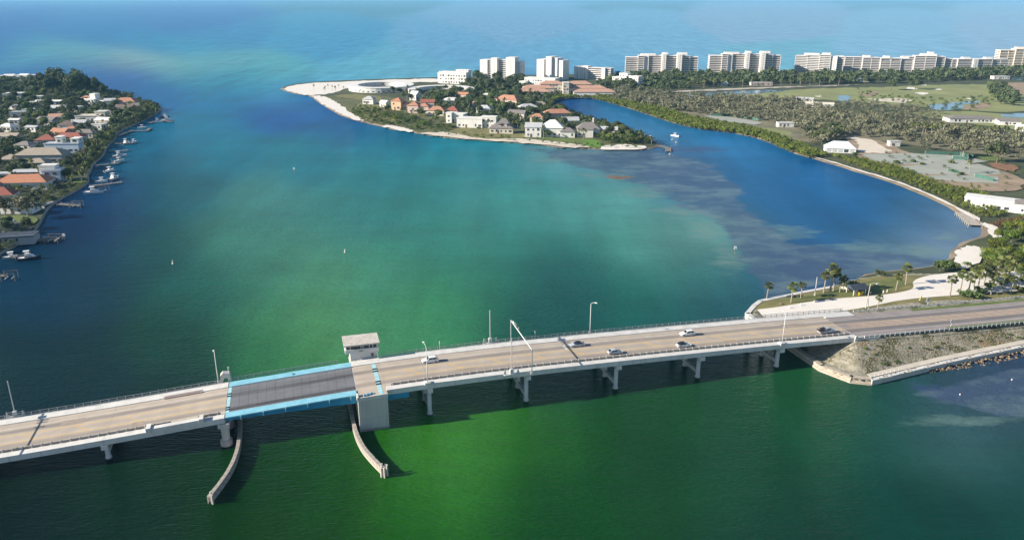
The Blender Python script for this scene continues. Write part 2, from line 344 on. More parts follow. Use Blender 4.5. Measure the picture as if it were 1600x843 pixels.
# ------------------------------------------------------------------ water
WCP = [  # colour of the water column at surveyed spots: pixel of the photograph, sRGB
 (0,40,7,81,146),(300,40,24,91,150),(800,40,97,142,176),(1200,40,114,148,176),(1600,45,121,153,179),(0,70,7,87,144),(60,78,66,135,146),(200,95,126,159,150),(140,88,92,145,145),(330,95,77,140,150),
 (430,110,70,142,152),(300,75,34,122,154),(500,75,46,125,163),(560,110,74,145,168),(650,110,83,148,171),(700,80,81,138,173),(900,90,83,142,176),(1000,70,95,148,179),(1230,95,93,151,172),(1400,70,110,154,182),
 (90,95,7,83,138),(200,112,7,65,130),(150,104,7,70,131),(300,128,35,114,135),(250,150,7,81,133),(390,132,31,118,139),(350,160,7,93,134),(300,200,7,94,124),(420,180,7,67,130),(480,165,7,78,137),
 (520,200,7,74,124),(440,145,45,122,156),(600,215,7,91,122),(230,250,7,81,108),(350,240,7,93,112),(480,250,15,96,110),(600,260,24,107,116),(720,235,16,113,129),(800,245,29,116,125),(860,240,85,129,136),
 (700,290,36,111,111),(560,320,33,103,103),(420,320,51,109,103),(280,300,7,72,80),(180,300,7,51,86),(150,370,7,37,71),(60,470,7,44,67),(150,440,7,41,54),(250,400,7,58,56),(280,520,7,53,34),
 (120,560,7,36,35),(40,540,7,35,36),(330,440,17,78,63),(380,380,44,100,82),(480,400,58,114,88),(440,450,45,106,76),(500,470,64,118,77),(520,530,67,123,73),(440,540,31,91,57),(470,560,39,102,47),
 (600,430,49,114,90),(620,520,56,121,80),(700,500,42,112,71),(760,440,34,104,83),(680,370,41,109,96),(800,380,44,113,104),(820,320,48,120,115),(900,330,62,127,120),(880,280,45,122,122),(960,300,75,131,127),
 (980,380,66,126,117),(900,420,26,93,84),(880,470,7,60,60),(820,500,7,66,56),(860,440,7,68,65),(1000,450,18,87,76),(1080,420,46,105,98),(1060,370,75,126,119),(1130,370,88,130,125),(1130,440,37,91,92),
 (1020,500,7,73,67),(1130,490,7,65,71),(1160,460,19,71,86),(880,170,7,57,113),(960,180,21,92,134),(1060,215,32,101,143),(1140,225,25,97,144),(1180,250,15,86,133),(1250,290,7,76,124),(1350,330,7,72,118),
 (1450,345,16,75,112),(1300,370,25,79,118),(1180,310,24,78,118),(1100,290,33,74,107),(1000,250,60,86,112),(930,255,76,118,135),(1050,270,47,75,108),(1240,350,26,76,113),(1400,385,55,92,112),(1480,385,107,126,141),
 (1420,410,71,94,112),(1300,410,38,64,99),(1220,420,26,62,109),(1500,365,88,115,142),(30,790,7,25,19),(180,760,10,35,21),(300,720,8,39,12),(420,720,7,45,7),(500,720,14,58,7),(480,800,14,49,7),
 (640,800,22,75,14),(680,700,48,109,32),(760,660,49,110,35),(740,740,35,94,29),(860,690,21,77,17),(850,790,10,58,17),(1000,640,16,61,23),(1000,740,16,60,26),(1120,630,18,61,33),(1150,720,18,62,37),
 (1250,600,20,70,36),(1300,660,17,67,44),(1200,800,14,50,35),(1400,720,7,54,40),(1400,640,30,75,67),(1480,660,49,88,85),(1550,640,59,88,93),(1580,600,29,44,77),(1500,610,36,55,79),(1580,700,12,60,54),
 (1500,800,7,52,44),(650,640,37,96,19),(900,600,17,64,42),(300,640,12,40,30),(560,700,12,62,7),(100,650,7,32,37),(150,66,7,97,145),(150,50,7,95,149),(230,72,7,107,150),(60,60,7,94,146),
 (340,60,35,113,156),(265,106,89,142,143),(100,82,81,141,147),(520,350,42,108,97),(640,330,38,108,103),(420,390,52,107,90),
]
wp = np.array([[c[0], c[1]] for c in WCP], float); wc = np.array([lin(*c[2:]) for c in WCP])
WGAIN = np.array((1.0, 1.0, 1.0))
ylist = [18.0]
while ylist[-1] < 62000: ylist.append(ylist[-1] + max(2.2, ylist[-1] * 0.0165))
xp = [2.0]
while xp[-1] < 60000: xp.append(xp[-1] + max(4.0, (xp[-1] - 250) * 0.035))
xs = np.array([-v for v in xp[::-1]] + xp); ys = np.array(ylist)
XX, YY = np.meshgrid(xs, ys)
def vnoise(x, y, seed):
    r = np.random.RandomState(seed); o = np.zeros_like(x)
    for k in range(5):
        a, b, ph = r.normal(), r.normal(), r.uniform(0, 6.28); o += np.sin(x * a + y * b + ph)
    return o / 5
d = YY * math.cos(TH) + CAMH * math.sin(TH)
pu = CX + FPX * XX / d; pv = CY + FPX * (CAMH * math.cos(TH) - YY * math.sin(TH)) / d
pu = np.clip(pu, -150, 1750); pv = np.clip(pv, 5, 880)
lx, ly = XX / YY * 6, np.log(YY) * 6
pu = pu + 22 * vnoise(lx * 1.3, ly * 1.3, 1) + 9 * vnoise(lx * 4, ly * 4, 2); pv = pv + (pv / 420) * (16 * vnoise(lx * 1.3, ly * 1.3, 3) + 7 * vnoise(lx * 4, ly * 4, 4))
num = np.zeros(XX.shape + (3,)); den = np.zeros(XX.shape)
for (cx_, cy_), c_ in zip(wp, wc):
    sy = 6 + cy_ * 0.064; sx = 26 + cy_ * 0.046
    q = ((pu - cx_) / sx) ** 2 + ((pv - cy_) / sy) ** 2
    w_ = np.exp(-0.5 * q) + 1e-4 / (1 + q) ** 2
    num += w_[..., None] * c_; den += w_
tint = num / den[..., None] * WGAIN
# seagrass beds and shallow sand
def blobs(lst):
    o = np.zeros(XX.shape)
    for bx, by, rx, ry in lst: o = np.maximum(o, np.exp(-0.5 * (((pu - bx) / rx) ** 2 + ((pv - by) / ry) ** 2)))
    return o
shoal = blobs([(870, 250, 40, 4), (940, 276, 40, 5), (1010, 306, 40, 7), (1070, 332, 40, 9), (1115, 362, 36, 16), (1145, 405, 22, 24), (1220, 365, 60, 10), (1360, 388, 80, 9), (1460, 392, 50, 10), (1500, 365, 24, 8), (1500, 645, 80, 8)])
grass = blobs([(1480, 600, 50, 8), (1080, 238, 50, 6)])
def flat_mask(poly, soft):
    """1 inside a traced area, 0 outside, ramping over soft pixels of the survey photograph"""
    o = np.zeros(XX.shape); pr = [(x, y) for x, y in poly]; n = len(pr)
    ok = (pu > min(p[0] for p in pr) - 60) & (pu < max(p[0] for p in pr) + 60) & (pv > min(p[1] for p in pr) - 40) & (pv < max(p[1] for p in pr) + 40)
    x, y = pu[ok], pv[ok]; ins = np.zeros(x.shape, bool); dist = np.full(x.shape, 1e9)
    for i in range(n):
        (ax, ay), (bx, by) = pr[i], pr[(i + 1) % n]
        ins ^= ((ay > y) != (by > y)) & (x < (bx - ax) * (y - ay) / (by - ay + 1e-9) + ax)
        vx, vy = bx - ax, (by - ay) * 2.2; t = np.clip(((x - ax) * vx + (y - ay) * 2.2 * vy) / (vx * vx + vy * vy), 0, 1)
        dist = np.minimum(dist, np.hypot(x - ax - t * vx, (y - ay) * 2.2 - t * vy))
    o[ok] = np.clip(.5 + np.where(ins, dist, -dist) / soft, 0, 1); return o
flat = np.maximum(flat_mask([(800, 228), (870, 246), (940, 272), (1010, 300), (1090, 333), (1140, 352), (1158, 385), (1172, 430), (1196, 466), (1300, 442), (1400, 425), (1478, 410), (1440, 396), (1330, 390), (1250, 378), (1195, 345), (1160, 300), (1110, 264), (1040, 244), (960, 238), (880, 234)], 60), flat_mask([(1420, 608), (1500, 592), (1620, 566), (1640, 640), (1570, 640), (1500, 622)], 60))
calm = np.clip(blobs([(1000, 190, 120, 30), (1200, 260, 160, 50), (1380, 340, 160, 60), (1100, 300, 100, 40)]) * 1.3, 0, 1)
V = np.stack([XX.ravel(), YY.ravel(), np.zeros(XX.size)], 1)
ny_, nx_ = XX.shape; ii = np.arange(ny_ * nx_).reshape(ny_, nx_)
Fq = np.stack([ii[:-1, :-1], ii[:-1, 1:], ii[1:, 1:], ii[1:, :-1]], -1).reshape(-1, 4)
mw = bpy.data.materials.new('sea_water'); mw.use_nodes = True; nt = mw.node_tree; nt.nodes.clear()
# sea surface: light coming back out of the water column (diffuse) under a wavy reflecting surface
out = nt.nodes.new('ShaderNodeOutputMaterial'); bs = nt.nodes.new('ShaderNodeBsdfDiffuse'); gs_ = nt.nodes.new('ShaderNodeBsdfGlossy')
gs_.inputs['Roughness'].default_value = 0.13; gs_.inputs['Color'].default_value = (0.70, 0.88, 1.0, 1)
fres = nt.nodes.new('ShaderNodeFresnel'); fres.inputs[0].default_value = 1.33
fm_ = nt.nodes.new('ShaderNodeMath'); fm_.operation = 'MULTIPLY'; fm_.inputs[1].default_value = 0.38; nt.links.new(fres.outputs[0], fm_.inputs[0])
mxs = nt.nodes.new('ShaderNodeMixShader'); nt.links.new(fm_.outputs[0], mxs.inputs[0]); nt.links.new(bs.outputs[0], mxs.inputs[1]); nt.links.new(gs_.outputs[0], mxs.inputs[2]); nt.links.new(mxs.outputs[0], out.inputs[0])
def attr(n):
    a = nt.nodes.new('ShaderNodeAttribute'); a.attribute_name = n; return a
def noise(scale, detail=4, rough=0.55, stretch=None, src='Object'):
    tc = nt.nodes.new('ShaderNodeTexCoord'); mp = nt.nodes.new('ShaderNodeMapping'); nz = nt.nodes.new('ShaderNodeTexNoise')
    if stretch: mp.inputs['Scale'].default_value = stretch[0]; mp.inputs['Rotation'].default_value = (0, 0, stretch[1])
    nz.inputs['Scale'].default_value = scale; nz.inputs['Detail'].default_value = detail; nz.inputs['Roughness'].default_value = rough
    nt.links.new(tc.outputs[src], mp.inputs[0]); nt.links.new(mp.outputs[0], nz.inputs['Vector']); return nz.outputs['Fac']
def rng(sock, a, b, c, d_):
    m = nt.nodes.new('ShaderNodeMapRange'); nt.links.new(sock, m.inputs[0])
    for k, v in zip((1, 2, 3, 4), (a, b, c, d_)): m.inputs[k].default_value = v
    return m.outputs[0]
def math_(op, a, b):
    m = nt.nodes.new('ShaderNodeMath'); m.operation = op
    for k, v in ((0, a), (1, b)):
        if isinstance(v, (int, float)): m.inputs[k].default_value = v
        else: nt.links.new(v, m.inputs[k])
    return m.outputs[0]
tn = attr('tint').outputs['Color']
hs = nt.nodes.new('ShaderNodeHueSaturation'); nt.links.new(tn, hs.inputs['Color'])
nt.links.new(math_('MULTIPLY', math_('MULTIPLY', rng(noise(0.012, 6, 0.6, ((1, 2.2, 1), 0.3)), 0.3, 0.7, 0.88, 1.12), rng(noise(0.03, 5, 0.6, ((1.6, 0.22, 1), 0.42)), 0.3, 0.7, 0.85, 1.15)), rng(noise(0.12, 3, 0.6, ((1, 2.5, 1), 0.2)), 0.3, 0.7, 0.94, 1.06)), hs.inputs['Value'])
gm = rng(math_('ADD', noise(0.05, 8, 0.68, ((1, 2.2, 1), -0.4)), math_('MULTIPLY', attr('seagrass').outputs['Fac'], 0.36)), 0.70, 0.84, 0.0, 0.85)
mx = nt.nodes.new('ShaderNodeMix'); mx.data_type = 'RGBA'; nt.links.new(gm, mx.inputs[0]); nt.links.new(hs.outputs[0], mx.inputs[6]); mx.inputs[7].default_value = (*lin(54, 70, 104), 1)
sh = rng(math_('ADD', noise(0.05, 8, 0.7, ((1, 2.2, 1), -0.5)), math_('MULTIPLY', attr('shoal').outputs['Fac'], 0.42)), 0.70, 0.98, 0.0, 0.7)
mx2 = nt.nodes.new('ShaderNodeMix'); mx2.data_type = 'RGBA'; nt.links.new(sh, mx2.inputs[0]); nt.links.new(hs.outputs[0], mx2.inputs[6]); mx2.inputs[7].default_value = (*lin(100, 126, 120), 1)
nt.links.new(mx2.outputs[2], mx.inputs[6])
# tidal flat: ragged bed of seagrass with bare sand between, sharp against the channel
fl = rng(math_('ADD', attr('flat').outputs['Fac'], math_('MULTIPLY', math_('SUBTRACT', noise(0.045, 8, 0.66, ((1, 1.8, 1), -0.5)), 0.5), 1.1)), 0.42, 0.60, 0.0, 1.0)
gmx = nt.nodes.new('ShaderNodeMix'); gmx.data_type = 'RGBA'; gmx.inputs[6].default_value = (*lin(98, 118, 124), 1); gmx.inputs[7].default_value = (*lin(63, 80, 104), 1)
nt.links.new(rng(noise(0.03, 9, 0.68, ((1, 1.5, 1), -0.3)), 0.38, 0.54, 0.1, 1.0), gmx.inputs[0])
mx3 = nt.nodes.new('ShaderNodeMix'); mx3.data_type = 'RGBA'; nt.links.new(math_('MULTIPLY', fl, 0.72), mx3.inputs[0]); nt.links.new(mx.outputs[2], mx3.inputs[6]); nt.links.new(gmx.outputs[2], mx3.inputs[7])
nt.links.new(mx3.outputs[2], bs.inputs['Color'])
hgt = math_('ADD', math_('MULTIPLY', noise(0.5, 4, 0.65, ((1, 2.6, 1), 0.3)), 1.1), math_('MULTIPLY', noise(0.10, 3, 0.6, ((1, 2.6, 1), 0.2)), 0.9))
bp = nt.nodes.new('ShaderNodeBump'); bp.inputs['Distance'].default_value = 0.5; nt.links.new(hgt, bp.inputs['Height'])
nt.links.new(math_('SUBTRACT', 0.75, math_('MULTIPLY', attr('calm').outputs['Fac'], 0.58)), bp.inputs['Strength'])
nt.links.new(bp.outputs[0], gs_.inputs['Normal']); nt.links.new(bp.outputs[0], fres.inputs['Normal']); nt.links.new(bp.outputs[0], bs.inputs['Normal'])
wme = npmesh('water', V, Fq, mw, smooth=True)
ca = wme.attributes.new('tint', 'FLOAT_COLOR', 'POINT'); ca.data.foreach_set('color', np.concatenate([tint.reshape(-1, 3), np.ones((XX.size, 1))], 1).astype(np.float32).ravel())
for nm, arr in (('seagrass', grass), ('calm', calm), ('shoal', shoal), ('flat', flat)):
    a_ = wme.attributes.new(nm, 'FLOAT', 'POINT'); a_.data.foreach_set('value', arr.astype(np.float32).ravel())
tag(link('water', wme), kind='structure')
# ------------------------------------------------------------------ bridge (local axes: x along the road, y across, z up)
def loft(sl, fn):
    mb = MB(); V = []; m = None
    for s in sl:
        p = fn(s); m = len(p); V += [(s, n, z) for n, z in p]
    F = [tuple(range(m)), tuple(range(len(V) - 1, len(V) - m - 1, -1))]
    for k in range(len(sl) - 1):
        for i in range(m):
            j = (i + 1) % m
            F.append((k * m + i, k * m + m + i, k * m + m + j, k * m + j))
    return mb.add(V, F)
def stations(a, b, st=3.0): return list(np.linspace(a, b, max(2, int(round(abs(b - a) / st)) + 1)))
def bar(a, b, n0, n1, z0, z1, st=3.0):
    """bar that follows the road level"""
    return loft(stations(a, b, st), lambda s: [(n0, ZR(s) + z0), (n1, ZR(s) + z0), (n1, ZR(s) + z1), (n0, ZR(s) + z1)])
def sheet(a, b, n0, n1, dz, st=2.0, sk=0.0):
    mb = MB(); sl = stations(a, b, st); V = []
    for s in sl: V += [(s, n0, ZR(s) + dz), (s + sk, n1, ZR(s + sk) + dz)]
    return mb.add(V, [(2 * k, 2 * k + 2, 2 * k + 3, 2 * k + 1) for k in range(len(sl) - 1)])
def road_material(name, c_base, c_dark, bands, edge_dirt=0.0):
    """pavement whose wheel paths are worn: bands = (centre across the road, half width, strength)"""
    m = mat(name, c_base, 0.85, 0.09, 0.22, bump=0.1, bscale=8, detail=8)
    nt = m.node_tree; bs = [n for n in nt.nodes if n.type == 'BSDF_PRINCIPLED'][0]; tc = [n for n in nt.nodes if n.type == 'TEX_COORD'][0]
    cur = bs.inputs['Base Color'].links[0].from_socket
    sx = nt.nodes.new('ShaderNodeSeparateXYZ'); nt.links.new(tc.outputs['Object'], sx.inputs[0])
    mp = nt.nodes.new('ShaderNodeMapping'); mp.inputs['Scale'].default_value = (0.05, 0.9, 1); nz = nt.nodes.new('ShaderNodeTexNoise'); nz.inputs['Scale'].default_value = 1.0; nz.inputs['Detail'].default_value = 5
    nt.links.new(tc.outputs['Object'], mp.inputs[0]); nt.links.new(mp.outputs[0], nz.inputs['Vector'])
    for c, hw, st in bands:
        ad = nt.nodes.new('ShaderNodeMath'); ad.operation = 'SUBTRACT'; ad.inputs[1].default_value = c; nt.links.new(sx.outputs[1], ad.inputs[0])
        ab = nt.nodes.new('ShaderNodeMath'); ab.operation = 'ABSOLUTE'; nt.links.new(ad.outputs[0], ab.inputs[0])
        mr = nt.nodes.new('ShaderNodeMapRange'); mr.interpolation_type = 'SMOOTHSTEP'; mr.inputs[1].default_value = hw * 0.25; mr.inputs[2].default_value = hw * 1.25; mr.inputs[3].default_value = st; mr.inputs[4].default_value = 0.0
        nt.links.new(ab.outputs[0], mr.inputs[0])
        ml = nt.nodes.new('ShaderNodeMath'); ml.operation = 'MULTIPLY'; n2 = nt.nodes.new('ShaderNodeMapRange'); n2.inputs[1].default_value = 0.3; n2.inputs[2].default_value = 0.7; n2.inputs[3].default_value = 0.55; n2.inputs[4].default_value = 1.2
        nt.links.new(nz.outputs['Fac'], n2.inputs[0]); nt.links.new(mr.outputs[0], ml.inputs[0]); nt.links.new(n2.outputs[0], ml.inputs[1])
        mx = nt.nodes.new('ShaderNodeMix'); mx.data_type = 'RGBA'; mx.inputs[7].default_value = (*c_dark, 1)
        nt.links.new(ml.outputs[0], mx.inputs[0]); nt.links.new(cur, mx.inputs[6]); cur = mx.outputs[2]
    nt.links.new(cur, bs.inputs['Base Color']); return m
M_road = road_material('bridge_pavement', (0.46, 0.395, 0.325), (0.19, 0.17, 0.155), [(3.7, 1.5, 0.62), (11.4, 1.3, 0.85), (7.4, 1.2, 0.22), (14.6, 0.8, 0.12)])
M_asph = road_material('asphalt', (0.30, 0.265, 0.25), (0.15, 0.135, 0.135), [(3.8, 1.9, 0.9), (11.2, 1.9, 0.9)])
M_median = mat('median_paving', (0.36, 0.285, 0.235), 0.9, 0.08, 0.3)
M_grate = road_material('steel_grating', (0.165, 0.17, 0.185), (0.045, 0.045, 0.05), [(2.9, 1.2, 1.0), (10.7, 1.5, 0.75), (6.9, 1.0, 0.0), (13.2, 0.5, 0.35)])
M_white = mat('white_line_paint', (0.62, 0.60, 0.56), 0.8, 0.15, 0.8)
M_yellow = mat('yellow_line_paint', (0.62, 0.40, 0.11), 0.8, 0.12, 0.9, col2=(0.52, 0.36, 0.16))
M_blue = mat('blue_bridge_paint', (0.25, 0.52, 0.62), 0.6, 0.06, 0.5, col2=(0.17, 0.42, 0.53), streak=True)
M_blue_shade = mat('shaded_girder_blue', (0.03, 0.26, 0.45), 0.45, 0.1, 0.4)  # same blue as the edge plates, with the girders' shade put into the colour
M_rail = mat('galvanised_rail', (0.30, 0.31, 0.31), 0.5, 0.1, 1.0, metal=0.3)
M_black = mat('tyre_black', (0.02, 0.02, 0.022), 0.8, 0.1, 2)
M_galv = mat('galvanised_pole', (0.62, 0.63, 0.62), 0.5, 0.08, 1.0)
def at_px(bx, by, n, tx=None, ty=None):
    """distance along the bridge of a post standing on line n and seen at pixel column bx"""
    best = min(np.arange(-215, 125, 0.1), key=lambda s: abs(PIX(*B(s, n, ZR(s) + .3))[0] - bx))
    return float(best)
BR = thing('road_bridge', 'long concrete road bridge on column bents crossing the green pass', 'bridge', BO, BANG)
bents = [-161, -133.5, -105.6, -77, None, -23.7, 4.3, 32, 59, 86.5, 114.2]
spans = [(-215, -161), (-161, -133.5), (-133.5, -105.6), (-105.6, -77), (-35.4, -23.7), (-23.7, 4.3), (4.3, 32), (32, 59), (59, 86.5), (86.5, 114.2)]
for a, b in spans:
    a += 0.02; b -= 0.02
    loft(stations(a, b), lambda s: [(-1.7, ZR(s) - 0.02), (-1.7, ZR(s) - 1.25), (-1.3, ZR(s) - 1.35), (18.8, ZR(s) - 1.35), (19.2, ZR(s) - 1.25), (19.2, ZR(s) - 0.02)]).build('deck_span', M_conc_w, BR)
    bar(a, b, -1.72, 0.62, -0.02, 0.22).build('near_ledge', M_conc_w, BR)
    bar(a, b, 16.1, 19.25, -0.02, 0.22).build('sidewalk', M_conc_w, BR)
    bar(a, b, 15.95, 16.1, -0.02, 0.20).build('kerb', M_conc_w, BR)
    for k in range(1, 4):
        s = a + (b - a) * k / 4
        if b - a > 20: bar(s - 0.04, s + 0.04, -1.715, -1.69, -1.2, 0.2, 1).build('fascia_joint', M_conc_d, BR)
for a, b in ((-215, -77.0), (-35.4, 114.2)):
    sheet(a, b, 0.6, 15.97, 0.0).build('road_surface', M_road, BR)
    for n in (2.2, 13.2): sheet(a, b, n - 0.11, n + 0.11, 0.012).build('white_edge_line', M_white, BR)
    for n in (5.45, 9.4): sheet(a, b, n - 0.14, n + 0.14, 0.012).build('yellow_line', M_yellow, BR)
for s in bents:
    if s and s not in (-77, 114.2): sheet(s - 0.05, s + 0.05, 0.62, 15.95, 0.008, 0.1).build('expansion_joint', M_conc_d, BR)
for a, b, n0, n1 in ((-118, -112.5, 10.0, 12.9), (-60 + 45, -9, 2.6, 5.2), (38, 46, 10.2, 12.8), (70, 73.5, 2.5, 5.1), (-100, -97, 2.4, 5.2), (95, 104, 10, 13)): sheet(a, b, n0, n1, 0.006, 1.5).build('pavement_patch', mat('patched_pavement', (0.34, 0.285, 0.235), 0.9, 0.12, 0.6), BR)
s = -212.0
hs_list = []
while s < 112: 
    if not (-81 < s < -34): hs_list.append(s)
    s += 12.2
for s in hs_list:
    MB().add([(s, 9.3, ZR(s) + .013), (s + .55, 9.3, ZR(s) + .013), (s + 4.35, 5.55, ZR(s + 4) + .013), (s + 3.8, 5.55, ZR(s + 4) + .013)], [(0, 3, 2, 1)]).build('yellow_hatch', M_yellow, BR)
sheet(19.5, 20.3, 9.7, 12.9, 0.014, 0.4).build('stop_bar', M_white, BR)
# near barrier: posts and two rails ; far railing: posts and three rails
RNf = tag(bpy.data.objects.new('outer_railing', None)); COL.objects.link(RNf); RNf.parent = BR
RNn = tag(bpy.data.objects.new('traffic_barrier', None)); COL.objects.link(RNn); RNn.parent = BR
pm_far = MB().box(-0.07, 0.07, -0.07, 0.07, 0, 1.12).mesh('post', mat('rail_post_grey', (0.44, 0.45, 0.44), 0.6, 0.1, 1.0))
pm_near = MB().box(-0.14, 0.14, -0.26, 0.2, 0, 0.95).mesh('post', M_conc)
for a, b in ((-215, -79.5), (-34.5, 124)):
    s = a
    while s < b:
        link('post', pm_far, RNf, (s, 19.05, ZR(s) + 0.22)); s += 2.1
    for z0, z1 in ((0.50, 0.58), (0.76, 0.84), (1.22, 1.34)): bar(a, b, 19.0, 19.10, z0, z1).build('rail', M_rail, RNf)
for a, b in ((-76.5, -47.0),):
    s = a
    while s < b:
        link('post', pm_far, RNf, (s, 19.35, ZR(s) + 0.22)); s += 2.1
    for z0, z1 in ((0.50, 0.58), (0.80, 0.88), (1.22, 1.34)): bar(a, b, 19.3, 19.40, z0, z1).build('rail', M_rail, RNf)
for a, b in ((-215, -90), (-83.5, -78), (-34, 113)):
    s = a + 0.5
    while s < b:
        link('post', pm_near, RNn, (s, 0.8, ZR(s) + 0.02)); s += 2.15
    bar(a, b, 0.62, 0.98, 0.60, 0.86).build('rail_beam', mat('barrier_concrete', (0.40, 0.355, 0.32), 0.85, 0.14, 0.7), RNn)
    bar(a, b, 0.70, 0.90, 0.02, 0.46).build('barrier_foot', mat('barrier_concrete'), RNn)
# bents
for s in [b for b in bents if b and b not in (-77, 114.2)]:
    p = tag(bpy.data.objects.new('bent', None)); COL.objects.link(p); p.parent = BR; p.location = (s, 0, 0)
    zt = ZR(s) - 1.36
    MB().box(-0.75, 0.75, -1.95, 18.9, zt - 1.15, zt).build('cap_beam', M_conc_w, p)
    for n in (0.35, 8.6, 16.9):
        MB().tube((0, n, -4), (0, n, zt - 1.15), 0.62, 0.62, 14).build('column', M_conc_w, p, smooth=True)
        MB().tube((0, n, .3), (0, n, 0.75), 0.80, 0.78, 14).build('pile_jacket', M_conc_w, p, smooth=True); MB().tube((0, n, -2), (0, n, 0.3), 0.83, 0.80, 14).build('tide_band', mat('tide_stain', (0.10, 0.095, 0.07), 0.8, 0.25, 1.5), p, smooth=True)
    MB().box(-0.42, 0.42, 0.35, 16.9, 1.5, 2.5).build('tie_beam', M_conc, p)
# rest pier at the leaf tip
p = tag(bpy.data.objects.new('rest_pier', None)); COL.objects.link(p); p.parent = BR; p.location = (-77.3, 0, 0)
zt = ZR(-77) - 1.36
MB().box(-1.5, 1.3, -2.2, 19.2, zt - 1.1, zt).build('cap_beam', M_conc, p)
for n in (-0.6, 8.6, 17.4):
    MB().tube((0, n, 1.4), (0, n, zt - 1.1), 0.95, 1.15, 12).build('column', M_conc, p)
    MB().tube((0, n, -4), (0, n, 1.6), 1.65, 1.5, 18).build('pier_base', mat('pinkish_concrete', (0.55, 0.46, 0.40), 0.85, 0.12, 0.6), p, smooth=True)
bar(-77.05, -76.75, -1.7, 19.2, -1.3, -0.02).build('end_diaphragm', M_conc_d, BR)
# raised parapet blocks and lattice on the left approach
_p0, _p1 = at_px(236, 0, -1.2), at_px(312, 0, -1.2)
bar(_p0, _p1, -2.05, -0.5, 0.0, 1.05).build('parapet_block', M_conc_w, BR)
bar(_p0 - 1.1, _p0, -2.3, 0.3, 0.0, 1.45).build('parapet_pier', M_conc_w, BR)
bar(_p1, _p1 + 1, -2.2, 0.3, 0.0, 1.35).build('parapet_pier', M_conc_w, BR)
lm = MB().box(-0.07, 0.07, -.7, .7, 0, 0.05).mesh('slat', mat('rusty_slat', (0.24, 0.17, 0.15), 0.7, 0.2, 2))
_d0, _d1 = at_px(255, 0, 16.2), at_px(316, 0, 16.2)
for k in range(15):
    s = _d0 + .5 + (_d1 - _d0 - 1) * k / 14; link('slat', lm, BR, (s, 16.2, ZR(s) + 0.33), -0.5)
bar(_d0, _d1, 15.5, 17.0, 0.22, 0.30).build('drain_cover', mat('drain_frame', (0.56, 0.48, 0.45), 0.8, 0.1, 1), BR)
# bascule pier
PI_ = tag(bpy.data.objects.new('bascule_pier', None)); COL.objects.link(PI_); PI_.parent = BR
MB().box(-43.3, -35.5, -4.0, 23.5, 3.9, 9.55).build('upper_lift', M_conc, PI_)
MB().box(-43.27, -35.53, -3.97, 23.4, 3.86, 3.9).build('lift_joint', M_conc_d, PI_)
MB().box(-43.3, -35.5, -4.0, 23.5, 0.7, 3.86).build('lower_lift', M_conc, PI_)
MB().box(-43.32, -35.48, -4.02, 23.5, -4, 0.7).build('splash_zone', M_conc_d, PI_)
bar(-43.55, -35.4, -4.15, 23.6, -0.55, -0.06).build('top_slab', M_conc_w, PI_)
sheet(-43.2, -35.42, -3.9, 15.97, 0.0).build('road_surface', M_road, PI_)
bar(-43.4, -35.42, 16.0, 19.3, -0.04, 0.22).build('sidewalk', M_conc_w, PI_)
bar(-43.5, -35.4, -4.15, -3.85, -0.05, 0.45).build('near_kerb', M_conc_w, PI_)
bar(-43.5, -43.1, -4.15, -1.6, -0.05, 0.65).build('near_kerb', M_conc_w, PI_)
bar(-37.6, -36.5, -3.6, 15.9, 0.0, 0.03).build('blue_joint_strip', mat('faded_blue_paint', (0.34, 0.60, 0.66), 0.7, 0.08, 0.6), PI_)
for n in (3.0, 4.5, 11.0, 12.5): bar(-37.75, -36.35, n - 0.45, n + 0.45, 0.03, 0.045, 1).build('tyre_mark', M_black, PI_)
for k in range(3): MB().box(-41.6 + k * .9, -40.9 + k * .9, -3.0 + .3 * k, -2.3 + .3 * k, ZR(-40) + .0, ZR(-40) + .35).build('bearing_block', M_blue_shade, PI_)
bar(-35.6, -29.5, -1.55, 1.2, -2.9, -1.36).build('counterweight_girder', M_blue_shade, BR)
# the lifting leaf, a thing of its own
LF = thing('bascule_leaf', 'grey steel-grating lifting span with bright blue painted edges', 'bridge span', BO, BANG)
na, nb = -76.0, -43.4
ncol = 14; w = (nb - na) / ncol; edges = [0.9, 4.6, 8.4, 12.2, 16.0]
for i in range(ncol):
    for j in range(4):
        bar(na + i * w + .02, na + (i + 1) * w - .02, edges[j] + .02, edges[j + 1] - .02, -0.12 + .004 * ((i * 7 + j * 3) % 3), 0.01 + .004 * ((i * 5 + j) % 3), 3).build('grating_panel', M_grate, LF)
bar(na, nb, 0.9, 16.0, -0.4, -0.13).build('floor_beams', M_blue_shade, LF)
bar(na - .8, nb, -1.7, 0.9, -0.1, 0.25).build('near_edge_plate', M_blue, LF)
bar(na - .8, nb, 16.0, 18.9, -0.1, 0.25).build('far_edge_plate', M_blue, LF)
bar(na - .8, nb, 15.86, 16.0, 0.0, 0.34).build('kerb_angle', mat('pale_blue_paint', (0.42, 0.68, 0.74), 0.6, 0.05, 1), LF)
bar(na - .8, nb, 0.9, 1.02, 0.0, 0.32).build('kerb_angle', mat('pale_blue_paint', None), LF)
bar(na - .85, na - .02, -1.7, 18.9, -0.1, 0.03).build('tip_beam', mat('faded_blue_paint', None), LF)
for n in (3.0, 4.2, 10.6, 12.0): bar(na - .95, na + .1, n - 0.42, n + 0.42, 0.03, 0.04, 1).build('tyre_mark', M_black, LF)
for n in (-1.2, 18.4): loft(stations(na - .8, nb - 0.1), lambda s: [(n - .25, ZR(s) - .11), (n + .25, ZR(s) - .11), (n + .25, ZR(s) - 0.9 - 1.5 * max(0, (s + 72) / 30)), (n - .25, ZR(s) - 0.9 - 1.5 * max(0, (s + 72) / 30))]).build('main_girder', M_blue_shade, LF)
bm_ = MB().box(-.12, .12, -1.95, -1.7, -.75, .3).mesh('bracket', mat('pale_blue_paint', None))
